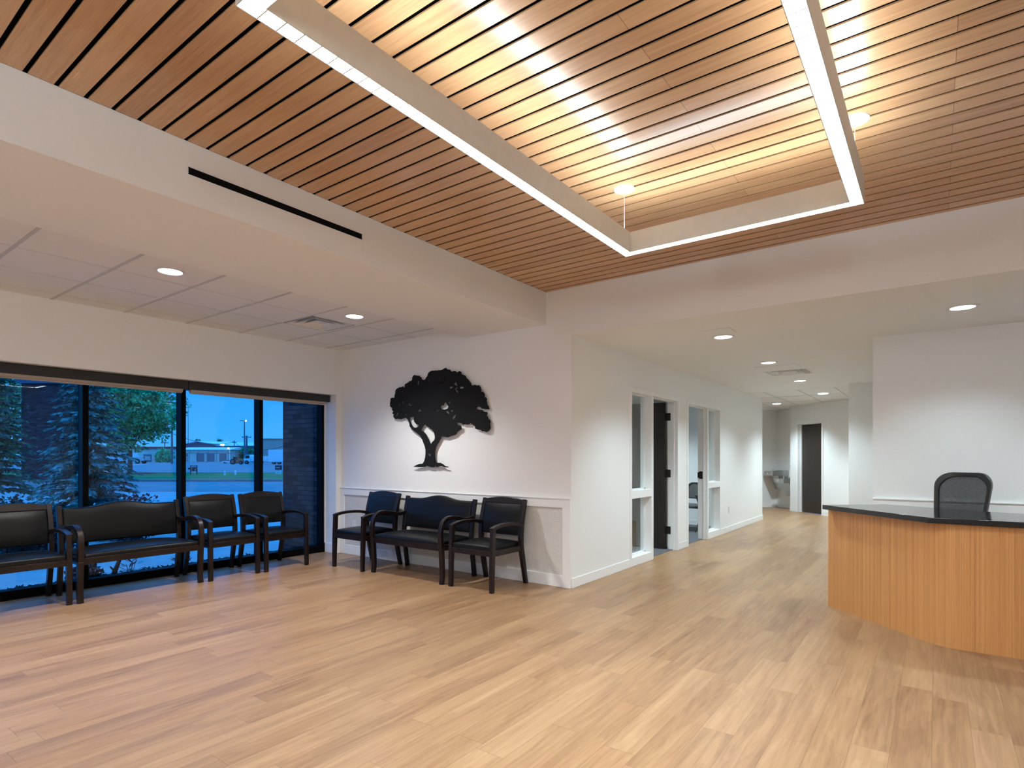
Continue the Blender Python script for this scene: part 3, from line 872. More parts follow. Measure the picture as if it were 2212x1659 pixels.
s = flat_cut('silhouette', [wavy(ART[0], 7, 4)] + ART[1:], 0.006, 'art', t)
s.rotation_euler = (math.pi / 2, 0, 0)
for x, z in ((-0.12, -0.40), (-0.45, 0.2), (0.45, 0.25), (0.05, 0.42)):
    MB().tube([(x, 0.002, z), (x, 0.036, z)], 0.006, 10).build('standoff', 'art', t)

# ------------------------------------------------------------------ waiting chairs
def interp(line, z):
    for (a, za), (b, zb) in zip(line, line[1:]):
        if za <= z <= zb:
            return a + (b - a) * (z - za) / (zb - za)
    return line[-1][0] if z > line[-1][1] else line[0][0]

def smooth_line(pts, n=4):
    """Catmull-Rom through the points"""
    out_ = []
    for i in range(len(pts) - 1):
        p0, p1, p2, p3 = pts[max(i - 1, 0)], pts[i], pts[i + 1], pts[min(i + 2, len(pts) - 1)]
        for k_ in range(n):
            t_ = k_ / n
            out_.append(tuple(0.5 * ((2 * p1[c]) + (-p0[c] + p2[c]) * t_ + (2 * p0[c] - 5 * p1[c] + 4 * p2[c] - p3[c]) * t_ ** 2 + (-p0[c] + 3 * p1[c] - 3 * p2[c] + p3[c]) * t_ ** 3) for c in (0, 1)))
    out_.append(pts[-1])
    return out_

POST = [(0.290, 0.0), (0.247, 0.20), (0.208, 0.38), (0.203, 0.50), (0.213, 0.62), (0.244, 0.76), (0.280, 0.886)]
def make_chair(label, group):
    t = thing('guest_chair', label, 'chair', (0, 0, 0), 0, group)
    post = smooth_line(POST)
    for s_ in (-1, 1):
        xa, xb = s_ * 0.27 - 0.021, s_ * 0.27 + 0.021
        leg = smooth_line([(-0.290, 0), (-0.287, 0.2), (-0.281, 0.4), (-0.272, 0.635)])
        MB().band(leg, [0.038 + 0.010 * min(1, p[1] / 0.35) for p in leg], xa, xb).build('front_leg', 'dark_wood', t, bevel=0.003)
        MB().band(post, [0.036 + 0.016 * math.sin(math.pi * min(1, p[1] / 0.886)) for p in post], xa, xb).build('back_leg', 'dark_wood', t, bevel=0.003)
        arm = smooth_line([(-0.296, 0.624), (-0.22, 0.643), (-0.11, 0.655), (0.01, 0.653), (0.11, 0.643), (0.215, 0.622)])
        MB().band(arm, [0.030 + 0.006 * i / len(arm) for i in range(len(arm))], s_ * 0.27 - 0.026, s_ * 0.27 + 0.026).build('armrest', 'dark_wood', t, bevel=0.004)
    sh = Matrix.Identity(4); sh[1][2] = 0.27; sh[1][3] = -0.27 * 0.87
    top = [(-0.25, 0.836), (0.25, 0.836)] + [(0.25 - 0.5 * i / 12, 0.882 + 0.026 * math.sin(math.pi * i / 12)) for i in range(13)]
    MB().prism(top, 0.254, 0.290, 'y', sh).build('top_rail', 'dark_wood', t, bevel=0.004)
    MB().cushion(-0.248, 0.248, 0.512, 0.840, 0.0, 0.034, 0.014, 10, lambda x, b, c: (x, interp(POST, b) + 0.012 - c, b)).build('back_pad', 'vinyl', t, bevel=0.012, seg=3)
    MB().box((-0.25, -0.300, 0.355), (0.25, -0.272, 0.41)).box((-0.25, 0.185, 0.355), (0.25, 0.21, 0.41)).box((-0.285, -0.28, 0.355), (-0.258, 0.20, 0.41)).box((0.258, -0.28, 0.355), (0.285, 0.20, 0.41)).build('seat_frame', 'dark_wood', t, bevel=0.002)
    MB().cushion(-0.247, 0.247, -0.298, 0.205, 0.402, 0.456, 0.022, 12).build('seat_cushion', 'vinyl', t, bevel=0.016, seg=3)
    return t

BPOST = [(0.252, 0.0), (0.226, 0.20), (0.200, 0.38), (0.205, 0.50), (0.225, 0.65), (0.268, 0.862)]
def make_bench(label, group):
    t = thing('guest_bench', label, 'bench', (0, 0, 0), 0, group)
    post = smooth_line(BPOST)
    loop = smooth_line([(-0.282, 0.0), (-0.270, 0.08), (-0.274, 0.20), (-0.285, 0.38), (-0.297, 0.48), (-0.296, 0.56), (-0.268, 0.635), (-0.215, 0.677), (-0.14, 0.690), (-0.03, 0.676), (0.07, 0.655), (0.15, 0.653), (0.225, 0.672)], 5)
    cut = 15
    for s_ in (-1, 1):
        xa, xb = s_ * 0.54 - 0.024, s_ * 0.54 + 0.024
        th = [0.036 + 0.010 * min(1, i / 12) if i < 20 else 0.040 for i in range(len(loop))]
        MB().band(loop[:cut + 1], th[:cut + 1], xa, xb).build('front_leg', 'dark_wood', t, bevel=0.004)
        MB().band(loop[cut:], th[cut:], xa, xb).build('armrest', 'dark_wood', t, bevel=0.004)
        MB().band(post, 0.044, xa + 0.004, xb - 0.004).build('back_leg', 'dark_wood', t, bevel=0.003)
    def camel(x):
        q = min(1.0, abs(x) / 0.34)
        return 0.842 + 0.046 * (0.5 + 0.5 * math.cos(math.pi * q))
    MB().cushion(-0.517, 0.517, 0.0, 1.0, 0.0, 0.05, 0.020, 16,
                 lambda x, b, c: (x, interp(BPOST, 0.495 + b * (camel(x) - 0.495)) + 0.02 - c, 0.495 + b * (camel(x) - 0.495))).build('back_pad', 'vinyl', t, bevel=0.016, seg=3)
    MB().box((-0.52, -0.300, 0.350), (0.52, -0.270, 0.41)).box((-0.52, 0.180, 0.350), (0.52, 0.205, 0.41)).box((-0.555, -0.27, 0.350), (-0.525, 0.19, 0.41)).box((0.525, -0.27, 0.350), (0.555, 0.19, 0.41)).build('seat_frame', 'dark_wood', t, bevel=0.002)
    MB().cushion(-0.515, 0.515, -0.300, 0.21, 0.402, 0.448, 0.036, 14).build('seat_cushion', 'vinyl', t, bevel=0.018, seg=3)
    return t

GCH, GBE = 'black vinyl waiting chairs with espresso frames', 'black vinyl waiting benches with espresso frames'
ch = make_chair('dark waiting chair by the white wall, nearest the corridor, right of the wall bench', GCH)
ch.location = (-3.785, 4.730, 0)
dup(ch, (-5.655, 4.675, 0), math.radians(-1.0), 'dark waiting chair by the white wall, nearest the window corner, left of the wall bench', GCH)
H90 = math.pi / 2
dup(ch, (-6.575, 3.970, 0), H90 + 0.02, 'dark waiting chair in front of the window, nearest the room corner and brick pier', GCH)
dup(ch, (-6.592, 3.342, 0), H90 + 0.015, 'dark waiting chair in front of the window, standing between a bench and another chair', GCH)
dup(ch, (-6.612, 1.555, 0), H90, 'dark waiting chair in front of the window, cut by the left photo edge', GCH)
bn = make_bench('black camelback bench with bent wood arms against the white wall under the tree art', GBE)
bn.location = (-4.722, 4.715, 0)
dup(bn, (-6.590, 2.435, 0), H90 + 0.02, 'black camelback bench with bent wood arms in front of the window', GBE)

# ------------------------------------------------------------------ reception desk
desk = thing('reception_desk', 'angled reception desk faced in straight grain wood with a black stone top', 'desk', (0.4, 5.6, 0))
OX, OY = 0.4, 5.6
def rel(L): return [(x - OX, y - OY) for x, y in L]
arc = []
c0, r0 = Vector((0.108, 5.28)), 0.20                  # small curve where the 45 degree side meets the front
for i in range(25):
    an = math.radians(-135 + 45 * i / 24)
    arc.append((c0.x + r0 * math.cos(an), c0.y + r0 * math.sin(an)))
front = [(-0.775, 5.880)] + arc + [(2.4, 5.082)]
inner = [(2.4, 5.105)] + [(c0.x + (r0 - 0.025) * math.cos(math.radians(-90 - 45 * i / 24)), c0.y + (r0 - 0.025) * math.sin(math.radians(-90 - 45 * i / 24))) for i in range(25)] + [(-0.755, 5.900)]
MB().band(front, 0.022, 0.0, 0.872, 'z', Matrix.Translation((-OX, -OY, 0))).build('front_panel', 'veneer', desk)
sidep = MB().band([(-0.765, 5.882), (-0.44, 6.18)], 0.022, 0.0, 0.872, 'z', Matrix.Translation((-OX, -OY, 0))).build('side_panel', 'veneer', desk)
top = [(-0.822, 5.812), (-0.042, 5.030), (2.4, 5.028), (2.4, 5.79), (0.56, 5.80), (0.30, 5.86), (-0.02, 6.04), (-0.375, 6.24), (-0.47, 6.13)]
MB().prism(rel(top), 0.872, 0.911, 'z').build('countertop', 'counter', desk, bevel=0.002)

# ------------------------------------------------------------------ office chair behind the desk
oc = thing('office_chair', 'black mesh back office chair behind the reception desk', 'chair', (0.085, 6.30, 0), math.radians(-22))
def rr(w, z0, z1, flare, n=8):
    """rounded back outline, wider at the shoulders"""
    pts = []
    rt, rb = 0.13, 0.05
    def side(z): return w * (1 - flare * (z1 - z) / (z1 - z0))
    for cx, cz, r, a0 in ((1, z1 - rt, rt, 0), (-1, z1 - rt, rt, 90), (-1, z0 + rb, rb, 180), (1, z0 + rb, rb, 270)):
        for i in range(n + 1):
            an = math.radians(a0 + 90 * i / n)
            z = cz + r * math.sin(an)
            pts.append((cx * (side(z) - r) + r * math.cos(an), z))
    return pts
def backy(x, z): return 0.24 + 0.26 * (z - 0.72) - 1.1 * x * x
out_l = rr(0.225, 0.56, 1.20, 0.22)
in_l = rr(0.190, 0.60, 1.160, 0.22)
mb = MB()
n = len(out_l)
vs = []
for ring, dy in ((out_l, -0.02), (out_l, 0.022), (in_l, 0.018), (in_l, -0.018)):
    vs += [(x, backy(x, z) + dy, z) for x, z in ring]
fs = [(q * n + i, q * n + (i + 1) % n, ((q + 1) % 4) * n + (i + 1) % n, ((q + 1) % 4) * n + i) for q in range(4) for i in range(n)]
mb.add(vs, fs)
bf = mb.build('backrest_frame', 'plastic', oc, bevel=0.006)
mb = MB()
c_ = [(0.0, 0.86)]
mb.add([(0, backy(0, 0.86), 0.86)] + [(x, backy(x, z), z) for x, z in in_l], [(0, i + 1, (i + 1) % n + 1) for i in range(n)])
mb.build('mesh_panel', 'meshback', bf, smooth=True)
MB().cushion(-0.25, 0.25, -0.25, 0.24, 0.43, 0.49, 0.02, 8).build('seat', 'seat_grey', oc, bevel=0.02, seg=3)
MB().tube([(0, 0, 0.10), (0, 0, 0.26)], 0.03, 14).tube([(0, 0, 0.26), (0, 0, 0.43)], 0.018, 14).box((-0.1, -0.1, 0.41), (0.1, 0.1, 0.432)).build('gas_column', 'plastic', oc)
MB().band([(0.10, 0.42), (0.24, 0.44), (0.275, 0.52), (0.262, 0.66)], 0.03, -0.04, 0.04).build('back_support', 'plastic', oc, bevel=0.004)
for s_ in (-1, 1):
    MB().tube([(s_ * 0.2, 0.02, 0.42), (s_ * 0.28, 0.02, 0.44), (s_ * 0.29, 0.02, 0.64)], 0.016, 10).box((s_ * 0.29 - 0.035, -0.13, 0.64), (s_ * 0.29 + 0.035, 0.12, 0.67)).build('armrest', 'plastic', oc, bevel=0.004)
for k in range(5):
    an = 2 * math.pi * k / 5 + 0.3
    x, y = math.cos(an), math.sin(an)
    b_ = MB().tube([(0.02 * x, 0.02 * y, 0.12), (0.28 * x, 0.28 * y, 0.075)], [0.026, 0.016], 8).build('base_arm', 'plastic', oc)
    MB().tube([(0.28 * x - 0.022 * y, 0.28 * y + 0.022 * x, 0.03), (0.28 * x + 0.022 * y, 0.28 * y - 0.022 * x, 0.03)], 0.03, 16).tube([(0.28 * x, 0.28 * y, 0.04), (0.28 * x, 0.28 * y, 0.075)], 0.01, 8).build('caster', 'plastic', b_)

# ------------------------------------------------------------------ side chair in the second office
sc = thing('side_chair', 'black framed side chair with grey seat seen through the second office door', 'chair', (-3.63, 10.42, 0.006), math.radians(-12))
o1, i1 = rr(0.23, 0.56, 0.86, 0.06), rr(0.205, 0.585, 0.835, 0.06)
def by2(x, z): return 0.20 + 0.25 * (z - 0.5)
n = len(o1); vs = []
for ring, dy in ((o1, -0.012), (o1, 0.012), (i1, 0.010), (i1, -0.010)):
    vs += [(x, by2(x, z) + dy, z) for x, z in ring]
bf = MB().add(vs, [(q * n + i, q * n + (i + 1) % n, ((q + 1) % 4) * n + (i + 1) % n, ((q + 1) % 4) * n + i) for q in range(4) for i in range(n)]).build('backrest_frame', 'plastic', sc, bevel=0.003)
MB().add([(0, by2(0, 0.71), 0.71)] + [(x, by2(x, z), z) for x, z in i1], [(0, i + 1, (i + 1) % n + 1) for i in range(n)]).build('mesh_panel', 'meshback', bf)
MB().cushion(-0.235, 0.235, -0.24, 0.20, 0.425, 0.465, 0.02, 8).build('seat', 'seat_grey', sc, bevel=0.014, seg=3)
for s_ in (-1, 1):
    x = s_ * 0.25
    MB().tube([(x, -0.20, 0.65), (x, -0.10, 0.45), (x, 0.24, 0.012)], 0.014, 10).build('back_leg', 'plastic', sc, smooth=True)
    MB().tube([(x, 0.22, 0.60), (x, 0.12, 0.43), (x, -0.24, 0.012)], 0.014, 10).build('front_leg', 'plastic', sc, smooth=True)
    MB().box((x - 0.025, -0.22, 0.64), (x + 0.025, 0.20, 0.66)).build('armrest', 'plastic', sc, bevel=0.004)
MB().box((-0.25, -0.10, 0.405), (0.25, -0.07, 0.428)).box((-0.25, 0.09, 0.405), (0.25, 0.12, 0.428)).tube([(-0.19, by2(0, 0.58), 0.58), (-0.19, 0.17, 0.42)], 0.012, 8).tube([(0.19, by2(0, 0.58), 0.58), (0.19, 0.17, 0.42)], 0.012, 8).build('seat_bracket', 'plastic', sc)

# ------------------------------------------------------------------ two-level drinking fountain (local x along the wall, -y into the hall)
df = thing('drinking_fountain', 'stainless steel two level drinking fountain in the far alcove', 'drinking fountain', (-3.44, 16.69, 0))
df.rotation_euler = (0, 0, math.radians(-45))
def unit(x0, x1, ztop, zbot, depth):
    h = 0.115
    b_ = MB().prism([(-depth, ztop - h), (-depth, ztop - 0.012), (-depth + 0.012, ztop), (-0.0, ztop + 0.02), (0, ztop - h)], x0, x1, 'x').build('basin', 'steel', df, bevel=0.003)
    MB().lathe([(0.13, 0.0), (0.125, 0.001), (0.09, 0.0005)], ((x0 + x1) / 2, -depth * 0.48, ztop + 0.011), 28).build('bowl_rim', 'chrome', b_)
    ap = MB().prism([(-depth * 0.62, ztop - h), (-depth * 0.30, zbot), (-0.0, zbot), (0, ztop - h)], x0 + 0.03, x1 - 0.03, 'x').build('apron', 'steel', df, bevel=0.003)
    px = x1 - 0.06
    MB().tube([(px, -depth + 0.05, ztop), (px, -depth + 0.05, ztop + 0.045), (px - 0.03, -depth + 0.06, ztop + 0.06)], [0.014, 0.012, 0.008], 12).build('bubbler', 'chrome', b_, smooth=True)
    MB().tube([((x0 + x1) / 2, -depth, ztop - 0.06), ((x0 + x1) / 2, -depth - 0.022, ztop - 0.06)], [0.03, 0.024], 18).build('push_button', 'chrome', b_)
unit(0.10, 0.50, 0.965, 0.49, 0.45)
unit(0.54, 0.94, 0.795, 0.335, 0.45)

# ------------------------------------------------------------------ the street outside (a = along the road, d = away from the building)
MO = Matrix.Rotation(YAW, 4, 'Z')
GZ = -0.15
def yard(a, d, z=0.0):
    return tuple(MO @ Vector((a, d, z)))
def ua(u, d): return (u - 1106.0) / F_PX * d
def vz(v, d): return 1.34 + (HORIZON - v) / F_PX * d

M['concrete'] = plain('pale_concrete', (0.36, 0.355, 0.35, 1), 0.85, var=0.10, scale=1.6, spec=0.2)
M['asphalt'] = plain('grey_asphalt', (0.22, 0.225, 0.235, 1), 0.8, var=0.14, scale=0.9, stretch=(0.4, 0.4, 1), spec=0.2)
M['curb'] = plain('brown_curb', (0.26, 0.21, 0.20, 1), 0.9, var=0.12)
M['lawn'] = plain('lawn_grass', (0.014, 0.19, 0.065, 1), 0.95, var=0.25, scale=1.3, spec=0.1)
M['mulch'] = plain('dark_mulch', (0.045, 0.032, 0.026, 1), 0.95, var=0.6, scale=40, bump=0.6, spec=0.1)
M['bark'] = plain('grey_bark', (0.075, 0.06, 0.055, 1), 0.9, var=0.3, scale=14, stretch=(1, 1, 0.2), bump=0.4)
M['spruce'] = plain('blue_spruce_needles', (0.03, 0.215, 0.20, 1), 0.85, var=0.6, scale=9, spec=0.15)
M['pine'] = plain('dark_pine_needles', (0.025, 0.13, 0.095, 1), 0.85, var=0.5, scale=6, spec=0.15)
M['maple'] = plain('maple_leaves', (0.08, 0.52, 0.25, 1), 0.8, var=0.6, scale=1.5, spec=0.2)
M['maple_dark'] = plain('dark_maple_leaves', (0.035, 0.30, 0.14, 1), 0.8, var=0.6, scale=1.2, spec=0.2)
M['barberry'] = plain('purple_barberry_leaves', (0.055, 0.018, 0.035, 1), 0.8, var=0.5, scale=10)
M['red_leaf'] = plain('brown_red_leaves', (0.075, 0.03, 0.022, 1), 0.8, var=0.5, scale=10)
M['siding'] = plain('pale_metal_siding', (0.52, 0.58, 0.50, 1), 0.6, var=0.05, scale=2)
M['roof_white'] = plain('white_metal_roof', (0.80, 0.82, 0.83, 1), 0.5, var=0.04)
M['roll_door'] = plain('grey_roll_door', (0.17, 0.18, 0.20, 1), 0.6, var=0.06)
M['dark_siding'] = plain('brown_warehouse_siding', (0.105, 0.095, 0.135, 1), 0.7, var=0.08)
M['tan_siding'] = plain('tan_siding', (0.36, 0.36, 0.31, 1), 0.7, var=0.05)
M['red_roof'] = plain('red_roof_fascia', (0.34, 0.07, 0.06, 1), 0.6, var=0.08)
M['galv'] = plain('galvanised_steel', (0.16, 0.17, 0.19, 1), 0.5, 0.5, var=0.1)
M['pole_wood'] = plain('weathered_pole', (0.15, 0.14, 0.15, 1), 0.9, var=0.2, scale=4)
M['car_silver'] = plain('silver_car_paint', (0.55, 0.57, 0.58, 1), 0.25, 0.3, var=0.03)
M['car_white'] = plain('white_car_paint', (0.80, 0.80, 0.80, 1), 0.25, var=0.03)
M['car_glass'] = plain('dark_car_glass', (0.012, 0.014, 0.018, 1), 0.08)
M['tyre'] = plain('black_tyre', (0.012, 0.012, 0.012, 1), 0.8)
M['tail_red'] = plain('red_tail_light', (0.5, 0.02, 0.02, 1), 0.3)
M['orange'] = plain('orange_paint', (0.60, 0.12, 0.05, 1), 0.5)
M['navy'] = plain('navy_sign_board', (0.012, 0.018, 0.05, 1), 0.5)
M['sign_white'] = plain('white_sign_board', (0.78, 0.78, 0.78, 1), 0.5, var=0.02)
M['street_lamp'] = glow('street_lamp_glow', (0.95, 0.97, 1.0), 14.0)
M['warm_lamp'] = glow('warm_lamp_glow', (1.0, 0.82, 0.6), 9.0)

M['street_lamp'].cycles.emission_sampling = M['warm_lamp'].cycles.emission_sampling = 'NONE'

# ground, from the window outwards
struct(MB().box((-70, 2.0, -0.3), (12, 24.7, GZ), MO).build('ground_concrete', 'concrete'))
struct(MB().box((-120, 24.7, -0.3), (12, 25.0, GZ - 0.03), MO).box((-120, 25.0, -0.3), (20, 35.0, GZ - 0.012), MO).build('road', 'asphalt'))
struct(MB().box((-120, 35.0, -0.3), (20, 35.5, -0.02), MO).build('curb', 'curb', bevel=0.02))
tag(MB().box((-120, 35.5, -0.3), (20, 52.0, -0.07), MO).build('lawn', 'lawn'), 'strip of green grass between the road and the parking lot', 'grass', kind='stuff')
struct(MB().prism([(52.0, -0.3), (52.0, -0.06), (118.0, 0.21), (118.0, -0.3)], -220, 20, 'x', MO).box((-300, 118.0, -0.3), (60, 420, 0.20), MO).build('ground_parking', 'asphalt'))
mb = MB()
for i in range(4):
    mb.box((ua(287 + 8.5 * i, 92) - 0.25, 90.5, 0.096), (ua(287 + 8.5 * i, 92) + 0.25, 92.5, 0.112), MO)
struct(mb.build('ground_stripes', 'sign_white'))

# mulch bed along the glass
rnd = random.Random(5)
nx, ny = 10, 60
vs, fs = [], []
for j in range(ny + 1):
    for i in range(nx + 1):
        x = -7.13 - 0.75 * i / nx
        y = -0.8 + 5.8 * j / ny
        z = -0.02 - 0.13 * max(0, (i / nx - 0.55) / 0.45) + rnd.uniform(-0.02, 0.025) if i < nx else GZ - 0.01
        vs.append((x, y, z))
for j in range(ny):
    for i in range(nx):
        a = j * (nx + 1) + i
        fs.append((a, a + 1, a + nx + 2, a + nx + 1))
for k_ in range(2600):
    x, y = rnd.uniform(-7.86, -7.14), rnd.uniform(-0.78, 4.98)
    z = -0.01 - 0.12 * max(0, ((-7.13 - x) / 0.75 - 0.55) / 0.45) + rnd.uniform(0, 0.03)
    an, l_, w2 = rnd.uniform(0, 6.28), rnd.uniform(0.015, 0.045), rnd.uniform(0.004, 0.010)
    dx, dy, px, py, t_ = math.cos(an) * l_, math.sin(an) * l_, -math.sin(an) * w2, math.cos(an) * w2, rnd.uniform(-0.02, 0.02)
    o_ = len(vs)
    vs += [(x - dx - px, y - dy - py, z - t_), (x + dx - px, y + dy - py, z + t_), (x + dx + px, y + dy + py, z + t_ + 0.006), (x - dx + px, y - dy + py, z - t_ + 0.006)]
    fs.append((o_, o_ + 1, o_ + 2, o_ + 3))
tag(MB().add(vs, fs).build('mulch', 'mulch'), 'dark bark mulch in the bed along the foot of the window', 'mulch', kind='stuff')

# brick pier beside the window and the brick column across the drive
struct(MB().box((-8.03, 5.01, -0.16), (-7.11, 5.6, 3.6)).build('pillar_brick', 'brick_x'))
d0 = 24.0
a0, a1 = ua(46, d0), ua(122, d0)
col_ob = struct(MB().box((a0, d0, 0.38), (a1, d0 + 1.3, 4.4)).build('pillar_brick', 'brick_xy'))
col_ob.rotation_euler = (0, 0, YAW)
MB().box((a0 - 0.06, d0 - 0.06, -0.2), (a1 + 1.3, d0 + 1.36, 0.38)).build('plinth', 'concrete', col_ob)
MB().box((a0 - 0.15, d0 - 0.15, 4.4), (a1 + 0.15, d0 + 1.45, 4.75)).build('capstone', 'dark_siding', col_ob)

# ---- plants
def blade(vs, fs, p, d, w, l, n):
    """one narrow leaf from p along d"""
    d = Vector(d).normalized(); s_ = d.cross(Vector(n))
    if s_.length < 1e-4: s_ = d.orthogonal()
    s_ = s_.normalized() * w
    p = Vector(p); q = p + d * l * 0.55; e = p + d * l
    o_ = len(vs)
    vs += [tuple(p), tuple(q + s_), tuple(e), tuple(q - s_)]
    fs.append((o_, o_ + 1, o_ + 2, o_ + 3))

def conifer(name, label, loc, H, R, mat, seed, whorls=26, z0=0.12):
    rnd = random.Random(seed)
    t = thing(name, label, 'tree', loc)
    MB().tube([(0, 0, -0.05), (0, 0, H * 0.5), (0, 0, H)], [0.06 * H / 4 + 0.02, 0.04 * H / 4, 0.008], 10).build('trunk', 'bark', t)
    vs, fs = [], []
    for wi in range(whorls):
        f_ = wi / whorls
        z = z0 + (H - z0) * f_ ** 1.05
        L0 = R * (1 - f_) ** 0.85 + 0.04
        nb = 9 if f_ < 0.7 else 6
        for b in range(nb):
            an = 2 * math.pi * b / nb + wi * 0.9 + rnd.uniform(-0.25, 0.25)
            L = L0 * rnd.uniform(0.72, 1.08)
            ca, sa = math.cos(an), math.sin(an)
            steps = max(4, int(L / 0.055))
            for s_ in range(1, steps + 1):
                q = s_ / steps
                r = L * q
                zz = z + 0.16 * L * q - 0.42 * L * q * q + 0.10 * L * q ** 4
                base = Vector((ca * r, sa * r, zz))
                for k_ in range(6):
                    sd = 1 if k_ % 2 else -1
                    dv = Vector((ca, sa, -0.25)) * rnd.uniform(0.5, 1.0) + Vector((-sa, ca, 0)) * sd * rnd.uniform(0.3, 1.0) + Vector((0, 0, rnd.uniform(-0.55, 0.15)))
                    blade(vs, fs, base + Vector((rnd.uniform(-.02, .02), rnd.uniform(-.02, .02), rnd.uniform(-.02, .02))), dv, rnd.uniform(0.014, 0.026), rnd.uniform(0.12, 0.22) * (0.7 + 0.5 * (1 - q)), (0, 0, 1) if rnd.random() < 0.6 else (ca, sa, 0.3))
    MB().add(vs, fs).build('foliage', mat, t)
    return t

def leafy(name, label, cat, loc, blobs, mat, seed, leaf=0.12, per=60, trunk=None, group=None):
    """blobs: list of (x,y,z,r); leaves scattered on and in each of them"""
    rnd = random.Random(seed)
    t = thing(name, label, cat, loc, 0, group)
    if trunk:
        tm = MB()
        for pts, r in trunk: tm.tube(pts, r, 8)
        tm.build('trunk', 'bark', t, smooth=True)
    vs, fs = [], []
    for (x, y, z, r) in blobs:
        for k_ in range(per):
            v = Vector((rnd.gauss(0, 1), rnd.gauss(0, 1), rnd.gauss(0, 1))).normalized()
            p = Vector((x, y, z)) + v * r * rnd.uniform(0.55, 1.0)
            d = (v + Vector((rnd.uniform(-1, 1), rnd.uniform(-1, 1), rnd.uniform(-1.0, 0.6)))).normalized()
            blade(vs, fs, p, d, leaf * rnd.uniform(0.3, 0.5), leaf * rnd.uniform(0.7, 1.3), (rnd.uniform(-1, 1), rnd.uniform(-1, 1), 1))
    MB().add(vs, fs).build('foliage', mat, t)
    return t

def crown(n, rx, rz, cz, seed, br=(0.4, 0.8), lo=-1.0):
    rnd = random.Random(seed)
    out_ = []
    while len(out_) < n:
        v = Vector((rnd.uniform(-1, 1), rnd.uniform(-1, 1), rnd.uniform(lo, 1)))
        if v.length < 1 and v.length > 0.35:
            taper = 1.0 - 0.25 * max(0, -v.z)
            out_.append((v.x * rx * taper, v.y * rx * taper, cz + v.z * rz, rnd.uniform(*br)))
    return out_

conifer('blue_spruce', 'blue spruce tree standing close outside the window behind the bench', yard(ua(192, 10.8), 10.8, GZ), 4.1, 0.98, 'spruce', 3, 30, 0.22)
conifer('pine_tree', 'dark green conifer at the left end of the window view', yard(ua(-22, 14.0), 14.0, GZ), 5.6, 1.05, 'pine', 8, 26, 0.7)
d = 48.5
leafy('maple_tree', 'green leafy tree on the grass strip across the road', 'tree', yard(ua(281, d), d, -0.08), crown(210, 3.75, 4.0, 6.0, 11, (0.45, 0.85)), 'maple', 21, 0.27, 85,
      [([(0, 0, -0.05), (0, 0, 0.25), (0.02, 0, 1.4), (0.05, 0, 3.4), (0, 0.1, 6.0)], [0.26, 0.20, 0.17, 0.13, 0.05])] +
      [([(0.02, 0, 1.9 + 0.2 * k_), (0.9 * math.cos(k_ * 1.3), 0.9 * math.sin(k_ * 1.3), 3.3 + 0.2 * k_), (2.0 * math.cos(k_ * 1.3), 2.0 * math.sin(k_ * 1.3), 4.8 + 0.25 * k_)], [0.09, 0.06, 0.02]) for k_ in range(5)])
struct(MB().lathe([(1.9, 0.0), (1.5, 0.05), (0.3, 0.10)], (0, 0, 0), 28).build('ground_mulch_ring', 'mulch')).location = yard(ua(281, d), d, -0.07)
d = 33.0
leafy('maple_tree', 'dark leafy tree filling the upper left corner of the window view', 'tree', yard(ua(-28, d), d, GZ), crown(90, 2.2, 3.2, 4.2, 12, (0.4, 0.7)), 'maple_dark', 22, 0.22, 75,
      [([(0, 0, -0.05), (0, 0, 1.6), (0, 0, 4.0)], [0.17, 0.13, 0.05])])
rb = random.Random(2)
def shrub_blobs(w, h, n): return [(rb.uniform(-w, w), rb.uniform(-w * 0.6, w * 0.6), rb.uniform(0.06, h), rb.uniform(0.10, 0.17)) for _ in range(n)]
d = 8.6
leafy('barberry_shrub', 'purple leaved shrub outside between the left chair and the bench', 'shrub', yard(ua(118, d), d, GZ), shrub_blobs(0.34, 0.62, 34), 'barberry', 31, 0.06, 60, [([(0, 0, 0), (0, 0, 0.4)], 0.015)], 'purple shrubs outside the window')
d = 10.2
leafy('barberry_shrub', 'purple leaved shrub showing just over the bench back outside', 'shrub', yard(ua(292, d), d, GZ), shrub_blobs(0.36, 0.68, 34), 'barberry', 32, 0.06, 60, [([(0, 0, 0), (0, 0, 0.4)], 0.015)], 'purple shrubs outside the window')
d = 8.0
leafy('brown_shrub', 'brownish red bush under the conifer at the left of the window', 'shrub', yard(ua(30, d), d, GZ), shrub_blobs(0.42, 0.82, 40), 'red_leaf', 33, 0.06, 60, [([(0, 0, 0), (0, 0, 0.5)], 0.015)])
leafy('low_juniper', 'low blue green juniper in front of the brick column outside', 'shrub', yard(ua(62, 8.9), 8.9, GZ), shrub_blobs(0.40, 0.42, 36), 'spruce', 34, 0.07, 60, [([(0, 0, 0), (0, 0, 0.3)], 0.015)])

def broad_plant(loc, n, L, seed, label):
    rnd = random.Random(seed)
    t = thing('broadleaf_plant', label, 'plant', loc, 0, 'small plants in the mulch bed')
    vs, fs = [], []
    st = MB()
    for k_ in range(n):
        an = 2 * math.pi * k_ / n + rnd.uniform(-0.4, 0.4)
        h = rnd.uniform(0.06, 0.20)
        tip = Vector((0.05 * math.cos(an), 0.05 * math.sin(an), h))
        st.tube([(0, 0, -0.03), tuple(tip * 0.7), tuple(tip)], 0.003, 5)
        for q in range(3):
            blade(vs, fs, tip * rnd.uniform(0.7, 1), (math.cos(an + rnd.uniform(-1, 1)), math.sin(an + rnd.uniform(-1, 1)), rnd.uniform(-0.1, 0.6)), 0.016, L * rnd.uniform(0.7, 1.2), (0, 0, 1))
    st.build('stem', 'bark', t)
    MB().add(vs, fs).build('foliage', 'barberry', t)
    return t
broad_plant((-7.40, 2.72, -0.02), 8, 0.13, 1, 'small dark plant in the mulch seen under the right end of the bench')
